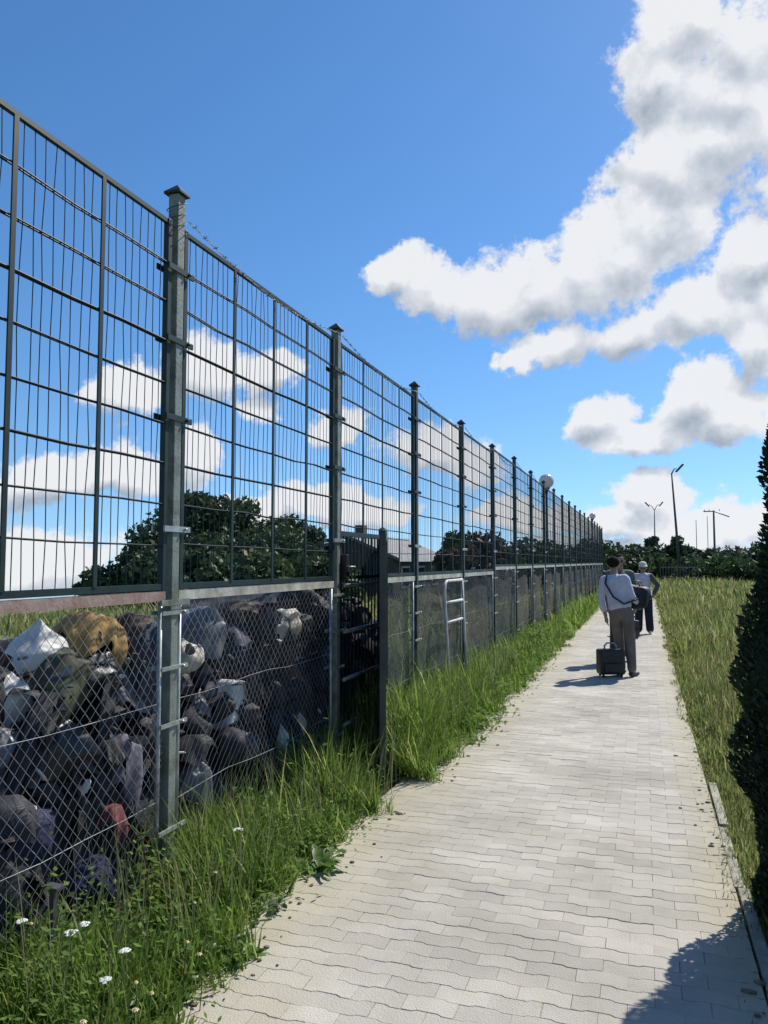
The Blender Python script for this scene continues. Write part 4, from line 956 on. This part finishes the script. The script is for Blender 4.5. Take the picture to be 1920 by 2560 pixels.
def cap_hair(parent, c, face, rad, m, name='hair', drop=.05, brim=0.0, back=.02):
    """close shell over the crown of the head, lower at the nape"""
    c, f = Vector(c), Vector(face).normalized(); V, F = ICO3; V = V.copy(); s = f.cross(Vector((0, 0, 1)))
    U = V.copy(); fy = U@np.array(f)
    lowz = np.where(fy > .25, .30, np.where(fy < -.2, -.75, -.25)) if drop > 0 else np.full(len(U), .05)
    U[:, 2] = np.maximum(U[:, 2], lowz)
    U = U*(1+.05*noise3(V, 5, 3))[:, None]
    P = U*np.array([rad, rad*1.08, rad*1.08]) + np.array(c) + np.array([0, 0, .035]) - np.array(f)*back
    o = obj(name, mesh_np(name, P, F, True), m, parent)
    if brim:
        b = MB(); n = 12; vs = []
        for k in range(n+1):
            a = math.pi*(k/n-.5)*.9; dr = f*math.cos(a) + s*math.sin(a)
            for q, z in ((rad*.9, .05), (rad*.9+brim*math.cos(a)+.012, .035)): vs.append(c + dr*q + Vector((0, 0, z)))
            for q, z in ((rad*.9, .042), (rad*.9+brim*math.cos(a)+.012, .029)): vs.append(c + dr*q + Vector((0, 0, z)))
        fs = []
        for k in range(n): i = 4*k; fs += [(i, i+1, i+5, i+4), (i+2, i+6, i+7, i+3), (i+1, i+3, i+7, i+5)]
        b.add(vs, fs, True); b.build('brim', m, o)
    return o
m_skin = mat('skin', (.36, .22, .16), .55, .15, 8); m_lip = mat('lips', (.25, .11, .09), .5, .1, 8); m_eye = mat('eyes', (.05, .04, .035), .3, .1, 8)
m_shoe = mat('dark shoe', (.03, .028, .027), .6, .3, 9); m_wshoe = mat('white shoe', (.55, .55, .53), .6, .15, 9)
m_lilac = mat('pale lilac shirt', (.56, .54, .62), .85, .18, 7, bump=.4, bscale=22); m_taupe = mat('taupe trousers', (.165, .135, .115), .9, .25, 6, bump=.4, bscale=18)
m_coat = mat('grey green jacket', (.105, .125, .125), .85, .25, 5, bump=.4, bscale=18); m_dtrs = mat('charcoal trousers', (.035, .036, .042), .9, .25, 5, bump=.3)
m_navy = mat('navy trousers', (.014, .016, .034), .9, .25, 5, bump=.4, bscale=18); m_olive = mat('olive grey sleeve', (.095, .105, .085), .85, .25, 5, bump=.3)
m_hair = mat('dark brown hair', (.016, .012, .010), .9, .4, 40, bump=.4, bscale=90, spec=.1); m_cap = mat('white cotton cap', (.68, .67, .62), .8, .1, 9)
def legs(S, hipz, fl, fr, tr, sh, r=(.098, .078, .070), yaw=0):
    for sgn, (fx, fy) in ((-1, fl), (1, fr)):
        hp = Vector((sgn*.092, 0, hipz)); an = Vector((fx, fy, .085)); kn = hp.lerp(an, .5) + Vector((0, .035, 0))
        S.append((hp, kn, r[0], r[1], .95, tr)); S.append((kn, an + Vector((0, 0, .03)), r[1], r[2], .95, tr))
        S.append((an + Vector((0, -.03, -.045)), an + Vector((sgn*.02, .155, -.052)), .043, .036, .85, sh))
# the nearest one: back to us, leaning left against the weight of the bag on the right
pA = on_ground(1556, 1688)
S = []; legs(S, .90, (-.035, .05), (.165, -.05), 'trousers', 'shoe', (.096, .074, .066))
S += [((0, 0, .93), (-.02, 0, 1.06), .165, .160, .70, 'trousers'), ((-.02, 0, 1.03), (-.06, .01, 1.15), .178, .160, .70, 'shirt'), ((-.06, .01, 1.15), (-.10, .03, 1.33), .158, .178, .62, 'shirt'),
      ((-.255, .03, 1.395), (.055, .03, 1.415), .066, .066, .9, 'shirt'), ((-.11, .03, 1.43), (-.125, .065, 1.53), .058, .052, 1, 'skin')]
S += [((-.27, .03, 1.385), (-.315, .01, 1.12), .066, .056, 1, 'shirt'), ((-.315, .01, 1.12), (-.285, .035, .95), .056, .047, 1, 'shirt'), ((-.285, .035, .97), (-.262, .055, .85), .036, .028, 1, 'skin')]
hand(S, (-.262, .055, .855), (.12, .10, -1), (1, .2, 0))
S += [((.07, .03, 1.40), (.165, -.01, 1.16), .064, .054, 1, 'shirt'), ((.165, -.01, 1.16), (.185, .16, 1.06), .054, .044, 1, 'shirt'), ((.185, .15, 1.065), (.18, .23, 1.06), .034, .028, 1, 'skin')]
hand(S, (.18, .22, 1.06), (-.1, 1, .1), (0, 0, -1), curl=.8)
hA = (-.138, .085, 1.605); head(S, hA, (-.25, 1, -.35), (0, .3, 1))
rzA = -.35
A = make_person('person in pale lilac shirt and taupe trousers seen from behind, nearest of the three', pA, rzA, S, {'trousers': m_taupe, 'shirt': m_lilac, 'skin': m_skin, 'shoe': m_shoe, 'lip': m_lip, 'eye': m_eye})
cap_hair(A, hA, (-.25, 1, -.35), .094, m_hair)
# dark holdall on a strap across that person's back
bag = thing('holdall', 'big dark navy holdall slung at the side of the person in lilac', 'bag', pA, rzA)
V, F = ICO4; V = V.copy(); V = np.sign(V)*np.abs(V)**.5; V = V*(1+.03*noise3(V, 2.2, 4))[:, None]*np.array([.20, .13, .175]); V[:, 2] -= .03*np.cos(V[:, 0]*7)
bd = obj('body', mesh_np('body', V, F, True), mat('navy nylon', (.006, .008, .016), .6, .35, 6, bump=.3, bscale=20), bag); bd.location = (.125, .235, 1.165); bd.rotation_euler = (0, .16, .1)
MB().tube([(.29, .20, 1.22), (.25, .02, 1.12), (.10, -.135, 1.05), (-.06, -.14, 1.15), (-.20, -.09, 1.34), (-.215, .0, 1.455), (-.16, .11, 1.42), (-.08, .20, 1.30), (-.04, .23, 1.24)], .014, 6).build('strap', m_black, bag)
for q in (-.07, .07): MB().tube([(.04, .235+q*.8, 1.31), (.07, .235+q*.5, 1.375), (.19, .235+q*.5, 1.375), (.22, .235+q*.8, 1.30)], .009, 6).build('handle', m_black, bag)
MB().tube([(-.03, .235, 1.325), (.125, .235, 1.343), (.28, .235, 1.315)], .006, 5).build('zip', m_asph, bag)
# the second one, half hidden behind
pB = on_ground(1553, 1652)
S = []; legs(S, .92, (-.12, .02), (.12, .0), 'trousers', 'shoe')
S += [((0, 0, .94), (0, 0, 1.05), .165, .165, .7, 'jacket'), ((0, 0, .86), (0, 0, 1.0), .175, .17, .72, 'jacket'), ((0, 0, 1.05), (0, .01, 1.36), .17, .19, .64, 'jacket'), ((-.165, .0, 1.46), (.165, 0, 1.46), .070, .070, .95, 'jacket'), ((0, .0, 1.46), (0, .02, 1.585), .06, .054, 1, 'skin')]
for q in (-1, 1):
    S += [((q*.185, 0, 1.45), (q*.245, -.02, 1.17), .068, .058, 1, 'jacket'), ((q*.245, -.02, 1.17), (q*.22, .08, .93), .056, .046, 1, 'jacket')]; hand(S, (q*.22, .08, .92), (-q*.05, .15, -1), (-q, .1, 0))
hB = (0, .03, 1.66); head(S, hB, (.2, 1, -.1))
Bp = make_person('person in a grey green jacket half hidden behind the one in lilac', pB, math.pi+.25, S, {'trousers': m_dtrs, 'jacket': m_coat, 'skin': m_skin, 'shoe': m_shoe, 'lip': m_lip, 'eye': m_eye})
cap_hair(Bp, hB, (.2, 1, -.1), .094, m_hair)
# the farthest: facing us, hands at the pockets, pale cap
pC = on_ground(1611, 1584)
S = []; legs(S, .84, (-.13, .03), (.12, .05), 'trousers', 'shoe', (.105, .092, .088))
S += [((0, 0, .87), (0, 0, .98), .165, .160, .72, 'trousers'), ((0, 0, .95), (0, 0, 1.08), .178, .165, .72, 'shirt'), ((0, 0, 1.08), (0, .01, 1.27), .165, .175, .66, 'shirt'), ((-.15, 0, 1.335), (.15, 0, 1.335), .064, .064, .95, 'shirt'), ((0, 0, 1.34), (0, .02, 1.43), .054, .048, 1, 'skin')]
S += [((-.165, 0, 1.33), (-.315, -.05, 1.12), .066, .055, 1, 'sleeve'), ((-.315, -.05, 1.12), (-.235, .06, .93), .056, .046, 1, 'sleeve'), ((.165, 0, 1.33), (.315, -.05, 1.12), .066, .055, 1, 'shirt'), ((.315, -.05, 1.12), (.235, .06, .93), .056, .046, 1, 'sleeve')]
for q in (-1, 1): hand(S, (q*.235, .06, .93), (-q*.35, .25, -1), (-q, .3, 0), curl=.5)
hC = (0, .03, 1.50); head(S, hC, (-.15, 1, -.12))
Cp = make_person('person in white cap and navy trousers facing us, hands at the hips', pC, math.pi-.1, S, {'trousers': m_navy, 'shirt': m_lilac, 'sleeve': m_olive, 'skin': m_skin, 'shoe': m_wshoe, 'lip': m_lip, 'eye': m_eye})
cap_hair(Cp, hC, (-.15, 1, -.12), .093, m_hair); cap_hair(Cp, (0, .028, 1.535), (-.15, 1, -.12), .097, m_cap, 'cap', drop=-1, brim=.035)
def suitcase(label, loc, rz, w, d, h, m, hm, name='suitcase'):
    t = thing(name, label, 'suitcase', loc, rz)
    MB().box((0, 0, .035+h/2), (w, d, h), bev=.035).build('shell', m, t)
    for z in (.3, .5, .7): MB().box((0, -d/2-.003, .035+h*z), (w*.80, .012, .012), bev=.004).build('rib', m, t)
    MB().box((0, -d/2-.008, .035+h*.28), (w*.72, .03, h*.36), bev=.012).build('front_pocket', m, t)
    for sx in (-1, 1):
        for sy in (-1, 1): MB().tube([(sx*(w/2-.05)-.012, sy*(d/2-.04), .024), (sx*(w/2-.05)+.012, sy*(d/2-.04), .024)], .024, 10).build('wheel', m_black, t)
    z = .035+h; MB().tube([(-w*.24, 0, z-.01), (-w*.23, 0, z+.05), (-w*.14, 0, z+.085), (w*.14, 0, z+.085), (w*.23, 0, z+.05), (w*.24, 0, z-.01)], .013, 8).build('handle', hm, t)
    return t
pS = on_ground(1527, 1691)
suitcase('black suitcase with grey handle standing beside the person in lilac', pS, YAW-.05+.12, .37, .22, .36, mat('black nylon shell', (.012, .015, .016), .55, .35, 6, bump=.3), mat('grey handle', (.30, .29, .28), .5))
pS2 = on_ground(1583, 1596)
suitcase('small dark cabin case beside the person in the white cap', pS2, .3, .24, .2, .36, mat('plum nylon shell', (.045, .034, .046), .6, .35, 6, bump=.3), m_black)
